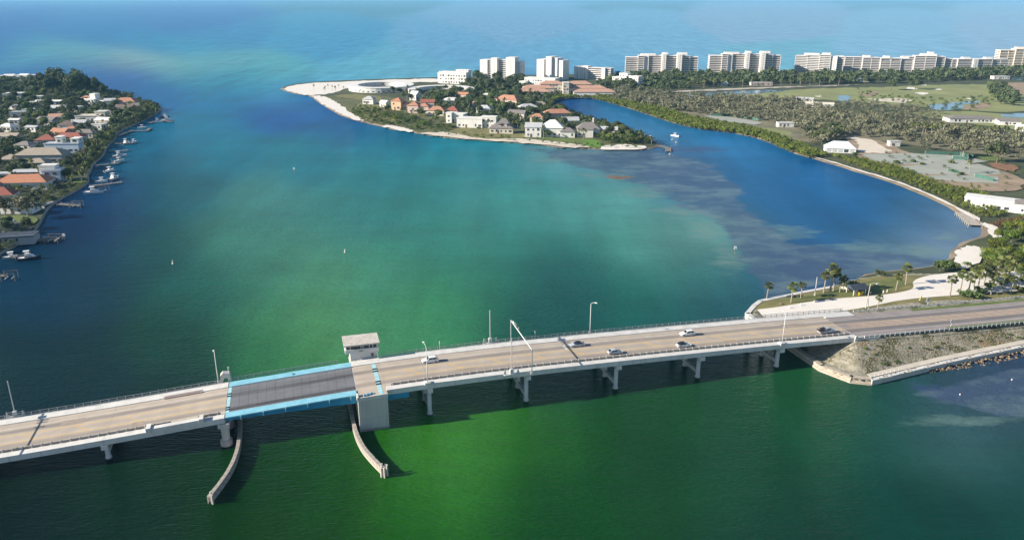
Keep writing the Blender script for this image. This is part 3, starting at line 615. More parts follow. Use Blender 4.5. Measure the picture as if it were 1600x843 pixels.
for k in range(6): s = na + 3 + k * 5.6; link('bracket', bm_, LF, (s, 0, ZR(s) - .2))
# machinery house frame at the leaf tip, far side
t = thing('control_cabinet', 'small weathered concrete machinery frame beside the blue span tip', 'cabinet', B(-77.8, 20.2, ZR(-78)), BANG)
MB().extr([(-1.7, 0), (-0.9, 0), (-0.3, 1.5), (0.5, 1.5), (0.9, 0), (1.6, 0), (1.2, 2.6), (-0.6, 2.9), (-1.3, 2.2)], -1.0, 1.0).build('frame', M_conc, t)
MB().tube((1.0, 0, 2.5), (1.0, 0, 4.3), .12).build('mast', M_galv, t)
MB().box(0.75, 1.25, -.2, .2, 3.9, 4.3).build('lamp', M_galv, t)
# tender house
T0 = ZR(-40)
t = thing('bridge_tender_house', 'pale concrete bridge operator tower with a ribbon of dark windows', 'tower', B(-39.6, 19.5, T0 - .5), BANG)
MB().box(-3.6, 4.1, 0.6, 6.2, -2.5, 2.9).build('stem_wall', M_conc_w, t)
MB().box(-5.0, 4.7, 0.0, 6.6, 2.9, 4.1).build('gallery_wall', M_conc_w, t)
MB().box(-4.55, 4.3, 0.35, 6.3, 4.1, 5.35).build('glass_room', mat('dark_window_glass', (0.03, 0.045, 0.06), 0.12, 0.15, 0.5, spec=0.6), t)
for x in (-4.6, -3.5, -0.4, 0.2, 2.0, 3.0, 4.2): MB().box(x - .1, x + .1, 0.28, 0.5, 4.1, 5.35).build('mullion', M_conc_w, t)
for y in (0.4, 3.2, 6.2):
    for x in (-4.6, 4.35): MB().box(x - .08, x + .08, y - .12, y + .12, 4.1, 5.35).build('mullion', M_conc_w, t)
MB().extr([(-5.3, 5.35), (5.0, 5.35), (5.0, 5.75), (-5.3, 5.75)], -0.5, 7.0).build('roof', mat('roof_gravel', (0.60, 0.56, 0.50), 0.95, 0.16, 1.3, bump=0.4), t)
MB().box(2.4, 3.1, 0.5, 0.62, 1.2, 2.2).build('window', mat('dark_window_glass', None), t)
MB().box(-1.0, 0.2, -.04, 0.0, 3.3, 3.7).build('sign_plate', M_conc_d, t)
MB().box(3.95, 4.3, -0.1, 0.2, 0, 2.9).build('pipe_casing', M_conc_w, t)
for k in range(5): MB().box(-3.2 + k * .8, -2.9 + k * .8, -.35, 0.3, 0.2, .6 + .15 * (k % 2)).build('equipment', M_conc_d if k < 2 else M_conc_w, t)

# fenders in the channel
def fender(name, label, pts, zt, post_end):
    t = thing(name, label, 'fender', B(*pts[0], 0), 0)
    o = t.location.copy(); P = smooth_line([B(a, b, 0) - o for a, b in pts], 2)
    mt = mat('weathered_timber', (0.50, 0.45, 0.39), 0.9, 0.2, 0.8, bump=0.4, bscale=4)
    L = 0; i = 0; seg = []
    # boards: one wale per segment and height, deck plank caps, piles
    for a, b in zip(P[:-1], P[1:]):
        dv = (b - a); ln = dv.length; dn = dv.normalized(); nr = Vector((dn.y, -dn.x, 0)); az = math.atan2(dv.y, dv.x)
        for z0 in (0.15, 0.75, 1.35):
            MB().box(0.01, ln - .01, -.45, -.28, z0, z0 + .42).build('wale', mt, t, a, az)
            MB().box(0.01, ln - .01, .28, .45, z0, z0 + .42).build('wale', mt, t, a, az)
        k = max(1, int(ln / 0.85))
        for q in range(k):
            MB().box(q * ln / k + .02, (q + 1) * ln / k - .02, -.48 + .06 * RS.random(), .48 - .06 * RS.random(), 1.8, zt + .05 * RS.random()).build('cap_plank', mt, t, a, az)
        MB().tube(a + Vector((0, 0, -3)), a + Vector((0, 0, 1.78)), .2, .2, 8).build('pile', M_conc_d, t)
    e = P[-1]
    for k in range(post_end):
        x, y = math.cos(k * 1.25) * .75, math.sin(k * 1.25) * .75
        MB().tube(e + Vector((x, y, -3)), e + Vector((x, y, 2.5 + .35 * (k % 3))), .26, .24, 8).build('dolphin_pile', mat('bleached_pile', (0.60, 0.56, 0.50), 0.85, 0.15, 1.5), t)
    return t
fender('channel_fender', 'curved timber fender wall below the left end of the blue span', [(-74.6, 20), (-74.2, 8), (-74.0, -4), (-74.7, -11.4), (-76.2, -18.0), (-79.6, -26.6)], 2.05, 2)
fender('channel_fender', 'curved timber fender wall beside the big concrete bascule pier', [(-44.9, 20), (-44.8, 5), (-44.8, -4), (-44.0, -12.4), (-42.3, -18.8), (-39.6, -26.2)], 2.05, 7)

# lamps
def street_lamp(label, s, n, z, h, arm, group='lamp posts along the bridge', base=True):
    t = thing('street_lamp', label, 'street lamp', B(s, n, z), BANG, group)
    MB().tube((0, 0, 0), (0, 0, h), .15, .09, 8).build('pole', M_galv, t, smooth=True)
    ax = arm
    MB().path([(0, 0, h - .05), (ax[0] * .35, ax[1] * .35, h + .55), (ax[0], ax[1], h + .75)], .06).build('arm', M_galv, t)
    v = Vector((ax[0], ax[1], 0)).normalized(); az = math.atan2(v.y, v.x)
    MB().extr([(-.1, .0), (.75, -.05), (.75, .08), (.3, .2), (-.1, .14)], -.2, .2).build('lamp_head', mat('lamp_white', (0.72, 0.74, 0.74), 0.4, 0.05, 1), t, (ax[0], ax[1], h + .7), az)
    if base: MB().box(-.3, .3, -.3, .3, 0, .5).build('base', M_conc_w, t)
    return t
for bx, n, h, arm, lab in [(341, 19.6, 9.8, (0, -1.2), 'tall lamp post just left of the blue span, far side'), (922, 19.6, 9.8, (0.9, -1.1), 'tall lamp post on the far rail right of the signal gantry'), (668, -1.5, 10.6, (-.3, 2.2), 'tall lamp post on the near side by the white SUV'), (1222, -1.5, 9.6, (0.3, 1.6), 'lamp post on the near side close to the causeway')]:
    s = at_px(bx, 0, n); street_lamp(lab, s, n, ZR(s) + .2, h, arm)
    if n < 0: bar(s - .8, s + .8, -2.1, -0.4, 0.0, 0.75).build('lamp_pedestal', M_conc_w, BR)
# barrier gates
def gate(label, s, n, arm_h, side):
    t = thing('barrier_gate', label, 'barrier gate', B(s, n, ZR(s) + .2), BANG, 'raised barrier gates of the drawbridge')
    MB().box(-.45, .45, -.4, .4, 0, 1.5).build('cabinet', M_galv, t)
    MB().box(-.1, .1, -.1, .1, 1.4, arm_h).build('arm', mat('gate_arm_white', (0.66, 0.66, 0.64), 0.5, 0.08, 1), t)
    for x in (-1.9, 1.9):
        MB().tube((x, 0, 0), (x, 0, 1.5), .07).build('post', M_galv, t)
        MB().extr([(x - .45, 0), (x + .45, 0), (x, 1.7)], -.05, .05).build('bracket', M_galv, t)
    MB().box(-2.2, 2.2, -.5, .5, -.3, .02).build('platform', M_galv, t)
    MB().tube((-2.2, .3, 1.1), (2.2, .3, 1.1), .045).build('guard_rail', M_galv, t)
gate('raised white barrier arm on the far rail left of the gantry', at_px(766, 0, 19.9), 19.9, 10.6, 1)
gate('raised white barrier arm on the near edge beside the gantry', at_px(799, 0, -2.0), -2.0, 10.8, -1)
gate('raised barrier arm at the far left end of the bridge', at_px(24, 0, 19.9), 19.9, 10.4, 1)
# gantry
def gantry(label, s):
    t = thing('signal_gantry', label, 'signal gantry', B(s, 0, ZR(s) + .2), BANG)
    for n in (-2.2, 19.7): MB().tube((0, n, -.6), (0, n, 6.9), .15, .15, 8).build('post', M_galv, t, smooth=True); MB().box(-.35, .35, n - .35, n + .35, -.9, -.2).build('post_base', M_conc_w, t)
    MB().tube((0, -2.3, 6.7), (0, 19.8, 6.7), .15, .15, 8).build('beam', M_galv, t, smooth=True)
    for n in (12.6, 15.0, 16.2):
        MB().box(.2, .5, n - .22, n + .22, 6.1, 7.3).build('signal_head', mat('signal_grey', (0.35, 0.36, 0.34), 0.5, 0.1, 1), t)
    MB().box(.16, .24, 16.9, 18.3, 6.2, 7.2).build('sign', M_galv, t)
gantry('white overhead signal gantry spanning the bridge road', 5.2)
gantry('overhead signal gantry outside the left edge casting its shadow on the road', SN(62, 652, 6.5)[0] - 13.6)
# marker posts on the far rail
for bx, lab in ((687, 'short grey marker post on the far rail above the white SUV'), (836, 'short grey marker post on the far rail right of the gantry')):
    s = at_px(bx, 0, 19.3); t = thing('marker_post', lab, 'post', B(s, 19.35, ZR(s) + .2), BANG, 'short marker posts')
    MB().tube((0, 0, 0), (0, 0, 2.6), .07).build('pole', M_galv, t); MB().box(-.06, .06, -.22, .22, 1.9, 2.6).build('plate', M_galv, t)

# ------------------------------------------------------------------ approach road on the causeway
ar = sheet(114.2, 420, -1.2, 16.6, 0.0, 4); o = ar.build('approach_road', M_asph, None, BO, BANG); tag(o, kind='structure')
sheet(118, 420, 5.6, 9.3, 0.008, 4).build('median_strip', M_median, o)
for n in (1.9, 12.4): sheet(114.2, 420, n - .1, n + .1, 0.014, 4).build('white_edge_line', M_white, o)
M_pyel = mat('faded_yellow_paint', (0.55, 0.44, 0.28), 0.8, 0.12, 0.9)
for n in (5.45, 9.4): sheet(114.2, 420, n - .13, n + .13, 0.016, 4).build('yellow_line', M_pyel, o)
s = 122.0
while s < 260:
    MB().add([(s, 9.3, ZR(s) + .018), (s + .4, 9.3, ZR(s) + .018), (s + 4.2, 5.55, ZR(s + 4) + .018), (s + 3.8, 5.55, ZR(s + 4) + .018)], [(0, 3, 2, 1)]).build('yellow_hatch', M_pyel, o); s += 4.9
sheet(114.0, 114.4, 0.7, 15.9, 0.012, .2).build('bridge_joint', M_conc_d, o)
sheet(150, 420, 15.1, 17.0, 0.03, 4).build('verge', M_grass, o)
sheet(150, 420, -1.6, 0.2, 0.03, 4).build('verge', M_grass, o)
# concrete shoulder continuing the far sidewalk, end walls
bar(114.2, 126, 15.0, 19.25, -.05, .2).build('sidewalk_end', M_conc_w, o)
MB().extr([(112.5, ZR(113) - 1.4), (122, ZR(120) - 1.4), (122, ZR(122) + .25), (112.5, ZR(113) + .25)], -1.75, -1.2).build('wing_wall', M_conc_w, o)
MB().extr([(112.2, ZR(113) - 2.2), (113.6, ZR(113) - 2.2), (113.6, ZR(113) + .9), (112.8, ZR(113) + .9)], -2.1, -1.75).build('end_post', M_conc_w, o)
# guard rails
def guardrail(label, a, b, n, dz, h=.75, group=None):
    t = thing('guard_rail', label, 'guard rail', BO, BANG, group)
    pm = MB().box(-.1, .1, -.1, .1, 0, h).mesh('post', M_conc_w)
    s = a
    while s < b: link('post', pm, t, (s, n, ZR(s) + dz)); s += 1.95
    bar(a, b, n - .06, n + .06, dz + h - .42, dz + h - .12).build('rail', M_galv, t)
    return t
guardrail('white-posted guard rail above the scrub embankment', 116, 330, -2.2, -.1, .95)
guardrail('steel guard rail between the road and the sandy track', 128, 330, 18.4, -.05, .7)
# seawall
t = thing('seawall', 'stepped pale stone seawall round the scrub embankment', 'seawall', BO, BANG)
def wall_run(pts, z1, panel=2.6, thick=.9, rows=1, m=M_conc, cap=M_conc_w):
    for (ax, ay), (bx, by) in zip(pts[:-1], pts[1:]):
        ln = math.hypot(bx - ax, by - ay); az = math.atan2(by - ay, bx - ax); k = max(1, int(ln / panel))
        for r in range(rows):
            za = -2.0 if r == 0 else r * z1 / rows
            zb = (r + 1) * z1 / rows - .03
            off = -.28 * r
            for q in range(k):
                j = .03 * RS.random()
                MB().box(q * ln / k + .03, (q + 1) * ln / k - .03, -.05 - off + j, thick - off * .2, za, zb - .03 * RS.random()).build('wall_panel', m, t, (ax, ay, 0), az)
        MB().box(-.05, ln + .05, -.1 + .28 * (rows - 1), thick + .9, z1, z1 + .22).build('cap', cap, t, (ax, ay, 0), az)
M_stone = mat('pink_limestone', (0.50, 0.43, 0.35), 0.9, 0.16, 1.2, bump=0.4, bscale=4)
wall_run([(97.6, 16), (97.5, -6.0), (101.5, -15.4)], 1.7, 3.2, .9, 2, M_stone, M_stone)
wall_run([(101.5, -15.4), (106.8, -18.4)], 1.7, 1.5, .9, 4, M_stone, M_stone)
wall_run([(106.8, -18.4), (138, -14.5), (172, -11.5), (260, -6)], 1.5, 4.0, .9, 1, M_conc, M_conc_w)
hr = MB()
for s in np.arange(107.5, 120, 1.6): hr.box(s - .08, s + .08, -17.0 + (s - 107) * .125, -16.85 + (s - 107) * .125, 1.7, 2.5)
hr.build('railing', M_conc_w, t)
MB().add([(107, -17.0, 1.90), (138, -13.1, 1.90), (172, -10.1, 1.90), (260, -4.6, 1.90), (260, -2.3, 1.93), (172, -7.8, 1.93), (138, -10.8, 1.93), (107.6, -14.7, 1.93)], [(0, 1, 6, 7), (1, 2, 5, 6), (2, 3, 4, 5)]).build('promenade', mat('sandy_paving', (0.56, 0.51, 0.43), 0.9, 0.08, 0.3), t)
# bulkhead on the far side
t = thing('bulkhead', 'white concrete bulkhead at the tip of the palm spit', 'seawall', BO, BANG)
wall_run([(98.2, 38), (97.6, 16)], 2.0, 3.4, .7, 1, M_conc_w, M_conc_w)
wall_run([SN(1222, 462, 2), SN(1186, 469, 2), SN(1176, 476, 2), (98.2, 38)], 2.0, 3.4, .7, 1, M_conc_w, M_conc_w)
wall_run([SN(1300, 447, 2), SN(1250, 456, 2), SN(1222, 462, 2)], 2.0, 3.4, .7, 1, M_conc, M_conc_w)
MB().box(98.6, 103, 19.5, 21, 2.0, 5.5).build('ramp_wall', M_conc_w, t)
# riprap
rp_t = thing('riprap', 'tumbled brown and tan rocks at the foot of the right seawall', 'rocks', BO, BANG)
rocks = []
for k in range(4):
    bm = bmesh.new(); bmesh.ops.create_icosphere(bm, subdivisions=1, radius=.5)
    for v in bm.verts: v.co *= 0.75 + .5 * RS.random(); v.co.z *= .75
    me = bpy.data.meshes.new('stone'); bm.to_mesh(me); bm.free()
    me.materials.append(mat('riprap_stone_%d' % k, [(0.27, 0.20, 0.13), (0.17, 0.12, 0.09), (0.33, 0.26, 0.17), (0.11, 0.09, 0.07)][k], 0.9, 0.2, 1.5)); rocks.append(me)
for k in range(290):
    s = 130 + 75 * RS.random(); n0 = np.interp(s, [106.8, 138, 172, 260], [-18.4, -14.5, -11.5, -6]); w_ = min(1, (s - 128) / 20) * 3.0
    dn = RS.random(); o = link('stone', rocks[RS.randrange(4)], rp_t, (s, n0 - .3 - dn * w_, .55 - .75 * dn), RS.random() * 6); sc = .5 + RS.random() * .75; o.scale = (sc, sc * .8, sc * .8)
# ------------------------------------------------------------------ vehicles (x forward)
M_glass = mat('car_glass', (0.015, 0.02, 0.028), 0.08, 0.1, 1, spec=0.6)
M_tyre = mat('tyre_rubber', (0.018, 0.018, 0.02), 0.85, 0.1, 3)
M_rim = mat('alloy_rim', (0.45, 0.46, 0.48), 0.35, 0.1, 3, metal=0.7)
M_red = mat('tail_lamp', (0.35, 0.02, 0.02), 0.25, 0.1, 3)
M_lens = mat('head_lamp', (0.75, 0.78, 0.8), 0.15, 0.05, 3)
def paint(n, c): return mat('car_paint_' + n, c, 0.22, 0.03, 0.5, spec=0.6)
def taper(prof, w0, w1, zb, zt):
    """side profile extruded across, leaning in with height"""
    n = len(prof); hw = lambda z: w0 + (w1 - w0) * max(0, min(1, (z - zb) / (zt - zb)))
    V = [(x, -hw(z), z) for x, z in prof] + [(x, hw(z), z) for x, z in prof]
    return MB().add(V, [tuple(range(n)), tuple(range(2 * n - 1, n - 1, -1))] + [((i + 1) % n, i, n + i, n + (i + 1) % n) for i in range(n)])
def bevel(o, w=.06, seg=2):
    md = o.modifiers.new('bevel', 'BEVEL'); md.width = w; md.segments = seg; md.limit_method = 'ANGLE'; md.angle_limit = rad(25)
    return o
def car(label, kind, color, s, n, heading, roof_color=None, loc=None, rz=None, group=None):
    loc = loc or B(s, n, ZR(s) + .02)
    t = thing({'suv': 'suv_car', 'sedan': 'sedan_car', 'hatch': 'hatchback_car', 'pickup': 'pickup_truck'}[kind], label, 'pickup truck' if kind == 'pickup' else 'car', loc, (BANG if heading > 0 else BANG + math.pi) if rz is None else rz, group)
    pm = paint(*color); rm = paint(*roof_color) if roof_color else pm
    L = {'suv': 4.75, 'sedan': 4.8, 'hatch': 4.45, 'pickup': 5.7}[kind]; h = L / 2
    H = {'suv': 1.72, 'sedan': 1.46, 'hatch': 1.52, 'pickup': 1.9}[kind]; W = 0.93 if kind != 'pickup' else 1.0
    belt = H * .60
    body = [(-h, .42), (-h + .1, .26), (h - .15, .26), (h, .42), (h - .03, .68), (h - .22, belt - .20), (h - 1.25, belt + .02), (-h + .5, belt + .05), (-h + .05, belt - .06), (-h, .7)]
    if kind == 'pickup': body = [(-h, .5), (-h + .1, .38), (h - .15, .38), (h, .5), (h, 1.0), (h - .2, 1.08), (h - 1.35, 1.18), (-h + .03, 1.18), (-h, 1.1)]
    bevel(taper(body, W, W - .06, .4, belt).build('body', pm, t))
    if kind == 'suv': gh = [(h - 1.3, belt), (h - 2.05, H - .08), (h - 2.5, H - .02), (-h + .75, H), (-h + .25, belt + .02)]
    elif kind == 'sedan': gh = [(h - 1.35, belt), (h - 2.15, H - .04), (h - 2.6, H), (-h + 1.5, H - .03), (-h + .7, belt + .02)]
    elif kind == 'hatch': gh = [(h - 1.2, belt), (h - 2.0, H - .04), (h - 2.4, H), (-h + 1.0, H - .06), (-h + .35, belt + .05)]
    else: gh = [(h - 1.45, 1.15), (h - 2.1, H - .06), (h - 2.5, H), (h - 3.35, H - .02), (h - 3.55, 1.15)]
    zt = H; zb = gh[0][1]
    bevel(taper(gh, W - .07, W - .24, zb, zt).build('cabin', rm, t), .05)
    # windows: side panes, windscreen, rear window lie just outside the cabin skin
    hw = lambda z: (W - .07) + (-.17) * (z - zb) / (zt - zb)
    z0, z1 = zb + .06, zt - .12
    def xat(z, front):
        a, b = (gh[0], gh[1]) if front else (gh[-1], gh[-2]); u = (z - a[1]) / (b[1] - a[1]); return a[0] + (b[0] - a[0]) * u
    xf0, xf1, xr0, xr1 = xat(z0, 1) - .16, xat(z1, 1) - .16, xat(z0, 0) + .22, xat(z1, 0) + .22
    mid0 = (xf0 + xr0) / 2
    for sgn in (-1, 1):
        e = .018
        for xa, xb, xc, xd in ((mid0 + .05, xf0, xf1, mid0 + .05), (xr0, mid0 - .05, mid0 - .05, xr1)):
            P = [(xa, sgn * (hw(z0) + e), z0), (xb, sgn * (hw(z0) + e), z0), (xc, sgn * (hw(z1) + e), z1), (xd, sgn * (hw(z1) + e), z1)]
            MB().add(P, [(0, 1, 2, 3) if sgn < 0 else (3, 2, 1, 0)]).build('side_window', M_glass, t)
    for fr, nm in ((1, 'windscreen'), (0, 'rear_window')):
        xa, xb = xat(z0, fr), xat(z1, fr); e = .03 if fr else -.03
        P = [(xa + e, -hw(z0) + .08, z0), (xa + e, hw(z0) - .08, z0), (xb + e, hw(z1) - .08, z1), (xb + e, -hw(z1) + .08, z1)]
        MB().add(P, [(0, 1, 2, 3) if fr else (3, 2, 1, 0)]).build(nm, M_glass, t)
    r = .34 if kind != 'pickup' else .4
    for x in (h - .88, -h + .85):
        for sgn in (-1, 1):
            w = MB().tube((0, -.11, 0), (0, .11, 0), r, r, 18).build('wheel', M_tyre, t, (x, sgn * (W - .12), r))
            MB().tube((0, -.02, 0), (0, .02, 0), r * .62, r * .62, 14).build('rim', M_rim, w, (0, sgn * .115, 0))
    for sgn in (-1, 1):
        MB().cbox((0, 0, 0), .1, .38, .16).build('headlight', M_lens, t, (h - .04, sgn * (W - .3), .66))
        MB().cbox((0, 0, 0), .08, .2, .32).build('tail_light', M_red, t, (-h + .03, sgn * (W - .16), .82))
        MB().cbox((0, 0, 0), .2, .2, .14).build('mirror', pm, t, (gh[0][0] - .35, sgn * (W + .06), zb + .05))
    if kind == 'pickup':
        MB().box(-h + .1, h - 3.6, -W + .1, W - .1, 1.185, 1.2).build('bed_floor', M_tyre, t)
        for sgn in (-1, 1): MB().box(-h + .05, h - 3.58, sgn * (W - .05) - .05, sgn * (W - .05) + .05, 1.15, 1.5).build('bed_side', paint('black', (0.012, 0.012, 0.014)), t)
        for i in range(9):
            MB().cbox((0, 0, 0), .5 + .4 * RS.random(), .35 + .4 * RS.random(), .45).build('cargo_box', mat('cargo_%d' % (i % 4), [(0.02, 0.02, 0.02), (0.05, 0.03, 0.03), (0.25, 0.25, 0.24), (0.03, 0.04, 0.05)][i % 4], 0.6, 0.2, 2), t, (-h + .5 + (i % 3) * .72, -.55 + (i // 3) * .55, 1.42 + .18 * RS.random()), RS.random())
        MB().box(-h, -h + .06, -W + .05, W - .05, .8, 1.5).build('tailgate', paint('black', None), t)
        MB().path([(h - 3.62, -W + .1, 1.2), (h - 3.62, -W + .1, 1.95), (h - 3.62, W - .1, 1.95), (h - 3.62, W - .1, 1.2)], .05).build('rack', M_tyre, t)
    return t
WHITE = ('white', (0.74, 0.75, 0.76)); SILV = ('silver', (0.40, 0.44, 0.50)); DARK = ('black', (0.012, 0.012, 0.014))
def spos(px, n): return float(min(np.arange(-200, 150, .1), key=lambda s: abs(PIX(*B(s, n, ZR(s) + .7))[0] - px)))
car('white SUV driving left just right of the operator tower', 'suv', WHITE, spos(672, 12.0), 12.0, -1)
car('silver sedan with dark roof driving left in the far lane', 'sedan', SILV, spos(902, 11.6), 11.6, -1, DARK)
car('silver hatchback driving right in the near lane', 'hatch', SILV, spos(961, 3.9), 3.9, 1)
car('white SUV driving left nearest the causeway in the far lane', 'suv', WHITE, spos(1074, 11.6), 11.6, -1)
car('white car with black glass roof driving right in the near lane', 'hatch', WHITE, spos(1068, 3.9), 3.9, 1, DARK)
car('black and silver pickup truck with a loaded bed reaching the causeway', 'pickup', ('silver', None), spos(1291, 4.0), 4.0, 1)
car('pale blue car parked on the driveway behind the bottom left seawall', 'sedan', ('paleblue', (0.45, 0.50, 0.58)), 0, 0, 1, None, G(15, 346, ZL + .3), rad(8))
# ------------------------------------------------------------------ vegetation
def see_through(m, k=0.22):
    """thin leaves pass some of the sun on to their shaded side"""
    nt = m.node_tree; bs = [n for n in nt.nodes if n.type == 'BSDF_PRINCIPLED'][0]; out = [n for n in nt.nodes if n.type == 'OUTPUT_MATERIAL'][0]
    tr = nt.nodes.new('ShaderNodeBsdfTranslucent'); mx = nt.nodes.new('ShaderNodeMixShader'); mx.inputs[0].default_value = k
    nt.links.new(bs.inputs['Base Color'].links[0].from_socket, tr.inputs[0]); nt.links.new(bs.outputs[0], mx.inputs[1]); nt.links.new(tr.outputs[0], mx.inputs[2]); nt.links.new(mx.outputs[0], out.inputs[0])
    return m
def leafmat(name, a, b): return see_through(mat(name, a, 0.75, 0.2, 0.55, col2=b, rnd=0.34, spec=0.2, detail=2))
ML = {
 'green': leafmat('leaf_green', (0.150, 0.189, 0.058), (0.055, 0.088, 0.031)),
 'dark': leafmat('leaf_dark', (0.124, 0.153, 0.072), (0.047, 0.070, 0.039)),
 'grey': leafmat('leaf_grey', (0.195, 0.195, 0.117), (0.078, 0.086, 0.055)),
 'bright': leafmat('leaf_bright', (0.195, 0.240, 0.039), (0.078, 0.117, 0.023)),
 'palm': leafmat('palm_leaf', (0.163, 0.182, 0.055), (0.065, 0.085, 0.026)),
 'brown': leafmat('leaf_brown', (0.208, 0.111, 0.058), (0.091, 0.058, 0.033)),
}
for _k, _s in (('dark', .1), ('grey', .1), ('bright', .16), ('green', .12)):
    _m = {'dark': ((0.149, 0.182, 0.082), (0.048, 0.071, 0.040)), 'grey': ((0.284, 0.277, 0.177), (0.111, 0.119, 0.078)), 'bright': ((0.213, 0.248, 0.050), (0.078, 0.114, 0.028)), 'green': ((0.135, 0.185, 0.050), (0.050, 0.085, 0.028))}[_k]
    ML['mass_' + _k] = see_through(mat('mass_leaf_' + _k, _m[0], 0.8, 0.2, _s, col2=_m[1], spec=0.15, detail=6))
M_bark = mat('bark', (0.20, 0.165, 0.125), 0.95, 0.25, 1.2, bump=0.5, bscale=5)
M_pbark = mat('palm_bark', (0.34, 0.30, 0.25), 0.95, 0.15, 2.0)
def crown_arrays(seed, rx, rz, zc, nleaf, size, lobes=9, flat=1.0):
    r = np.random.RandomState(seed)
    cs = r.normal(size=(lobes, 3)); cs /= np.linalg.norm(cs, axis=1)[:, None]; cs *= r.uniform(.25, .8, (lobes, 1))
    cs[:, 2] = np.abs(cs[:, 2]) * .9 - .25
    rad_ = r.uniform(.34, .6, lobes)
    k = r.randint(0, lobes, nleaf); u = r.normal(size=(nleaf, 3)); u /= np.linalg.norm(u, axis=1)[:, None]
    p = cs[k] + u * (rad_[k] * r.uniform(.6, 1.08, nleaf))[:, None]
    p = p * np.array([rx, rx, rz]) + np.array([0, 0, zc])
    nrm = u + r.normal(size=(nleaf, 3)) * .55; nrm[:, 2] += .25; nrm /= np.linalg.norm(nrm, axis=1)[:, None]
    a = np.cross(nrm, r.normal(size=(nleaf, 3))); a /= np.linalg.norm(a, axis=1)[:, None]; b = np.cross(nrm, a)
    sz = size * r.uniform(.55, 1.25, (nleaf, 1))
    q = np.stack([p - a * sz, p - b * sz * .62, p + a * sz, p + b * sz * .62], 1)
    return q.reshape(-1, 3), np.arange(nleaf * 4).reshape(-1, 4)
def limbs(seed, h, zc, rx, r0, n=5):
    r = random.Random(seed); mb = MB(); top = Vector((r.uniform(-.3, .3), r.uniform(-.3, .3), zc * .62))
    mb.tube((0, 0, -.4), top, r0, r0 * .7, 6)
    for i in range(n):
        a = 6.28 * i / n + r.random(); e = Vector((math.cos(a) * rx * .55, math.sin(a) * rx * .55, zc + r.uniform(-.1, .5) * (h - zc)))
        m = top.lerp(e, .5) + Vector((0, 0, .3)); mb.tube(top, m, r0 * .5, r0 * .32, 5); mb.tube(m, e, r0 * .32, r0 * .1, 5)
    return mb
PROTO = {}
def broad(kind, seeds, lk, h, rx, rz, zc, nleaf, size, r0=.3, lobes=9, bark=M_bark):
    PROTO[kind] = []
    for sd in seeds:
        V, F = crown_arrays(sd, rx, rz, zc, nleaf, size, lobes)
        PROTO[kind].append((limbs(sd, h, zc, rx, r0).mesh('trunk', bark), npmesh('crown', V, F, ML[lk])))
broad('oak', (1, 2, 3), 'green', 8, 4.0, 3.0, 4.9, 700, .62)
broad('darktree', (4, 5, 6), 'dark', 9.5, 4.4, 3.8, 5.8, 750, .62)
broad('greytree', (7, 8), 'grey', 8, 4.0, 3.0, 5.0, 520, .55, .32, bark=mat('pale_bark', (0.36, 0.33, 0.28), 0.9, 0.2, 2))
broad('shrub', (9, 10), 'bright', 3, 2.0, 1.35, 1.35, 420, .34, .1, 7)
broad('bush', (11, 12), 'green', 2.4, 1.7, 1.2, 1.1, 380, .30, .1, 7)
broad('pine', (13, 14), 'dark', 18, 4.3, 7.5, 11.0, 1200, .7, .4, 22)
broad('nearoak', (15, 16, 17), 'bright', 6, 3.6, 2.6, 3.4, 1500, .33, .25, 11)
def palm_mesh(seed, h, nf, fl, droop, fan=False):
    r = random.Random(seed); mb = MB(); lean = Vector((r.uniform(-.06, .06) * h, r.uniform(-.06, .06) * h, 0))
    p = Vector((0, 0, -.3))
    for k in range(5):
        q = Vector((0, 0, h * (k + 1) / 5)) + lean * ((k + 1) / 5) ** 2; mb.tube(p, q, .23 - .018 * k, .215 - .018 * k, 7); p = q
    top = p; fb = MB()
    for i in range(nf):
        a = 6.283 * i / nf * 2.4 + r.random() * .6; el = r.uniform(-.65, 1.25); dv = Vector((math.cos(a) * math.cos(el), math.sin(a) * math.cos(el), math.sin(el)))
        sd = Vector((-math.sin(a), math.cos(a), 0)); pts = []; L = fl * r.uniform(.8, 1.1)
        for k in range(5):
            u = k / 4; pts.append(top + dv * (L * u) + Vector((0, 0, -droop * L * u * u)))
        if fan:
            c = pts[2]; e = (pts[4] - pts[2]).normalized(); fb.tube(top, c, .03, .03, 3)
            ct = [c]
            for q in range(7):
                b_ = -1.25 + q * 2.5 / 6; ct.append(c + (e * math.cos(b_) + sd * math.sin(b_)) * (L * (.55 if q % 2 == 0 else .46)) + Vector((0, 0, -.12 * abs(b_))))
            fb.add(ct, [(0, q + 1, q + 2) for q in range(6)])
        else:
            wd = [.06, .34, .42, .30, .03]
            V = []
            for k in range(5):
                V += [pts[k] - sd * wd[k] * fl * .42 + Vector((0, 0, -.22 * wd[k] * fl)), pts[k], pts[k] + sd * wd[k] * fl * .42 + Vector((0, 0, -.22 * wd[k] * fl))]
            F = []
            for k in range(4): F += [(3 * k, 3 * k + 1, 3 * k + 4, 3 * k + 3), (3 * k + 1, 3 * k + 2, 3 * k + 5, 3 * k + 4)]
            fb.add(V, F)
    return mb.mesh('trunk', M_pbark), fb.mesh('fronds', ML['palm'])
PROTO['palm'] = [palm_mesh(20 + k, 7.0, 16, 2.6, .45) for k in range(3)]
PROTO['fanpalm'] = [palm_mesh(30 + k, 5.2, 30, 1.75, .25, True) for k in range(3)]
NAMES = {'oak': 'broadleaf_tree', 'darktree': 'broadleaf_tree', 'greytree': 'sparse_tree', 'shrub': 'shrub', 'bush': 'shrub', 'pine': 'pine_tree', 'nearoak': 'broadleaf_tree', 'palm': 'palm_tree', 'fanpalm': 'palm_tree'}
CATS = {'broadleaf_tree': 'tree', 'sparse_tree': 'tree', 'shrub': 'shrub', 'pine_tree': 'tree', 'palm_tree': 'palm'}
TR = random.Random(99)
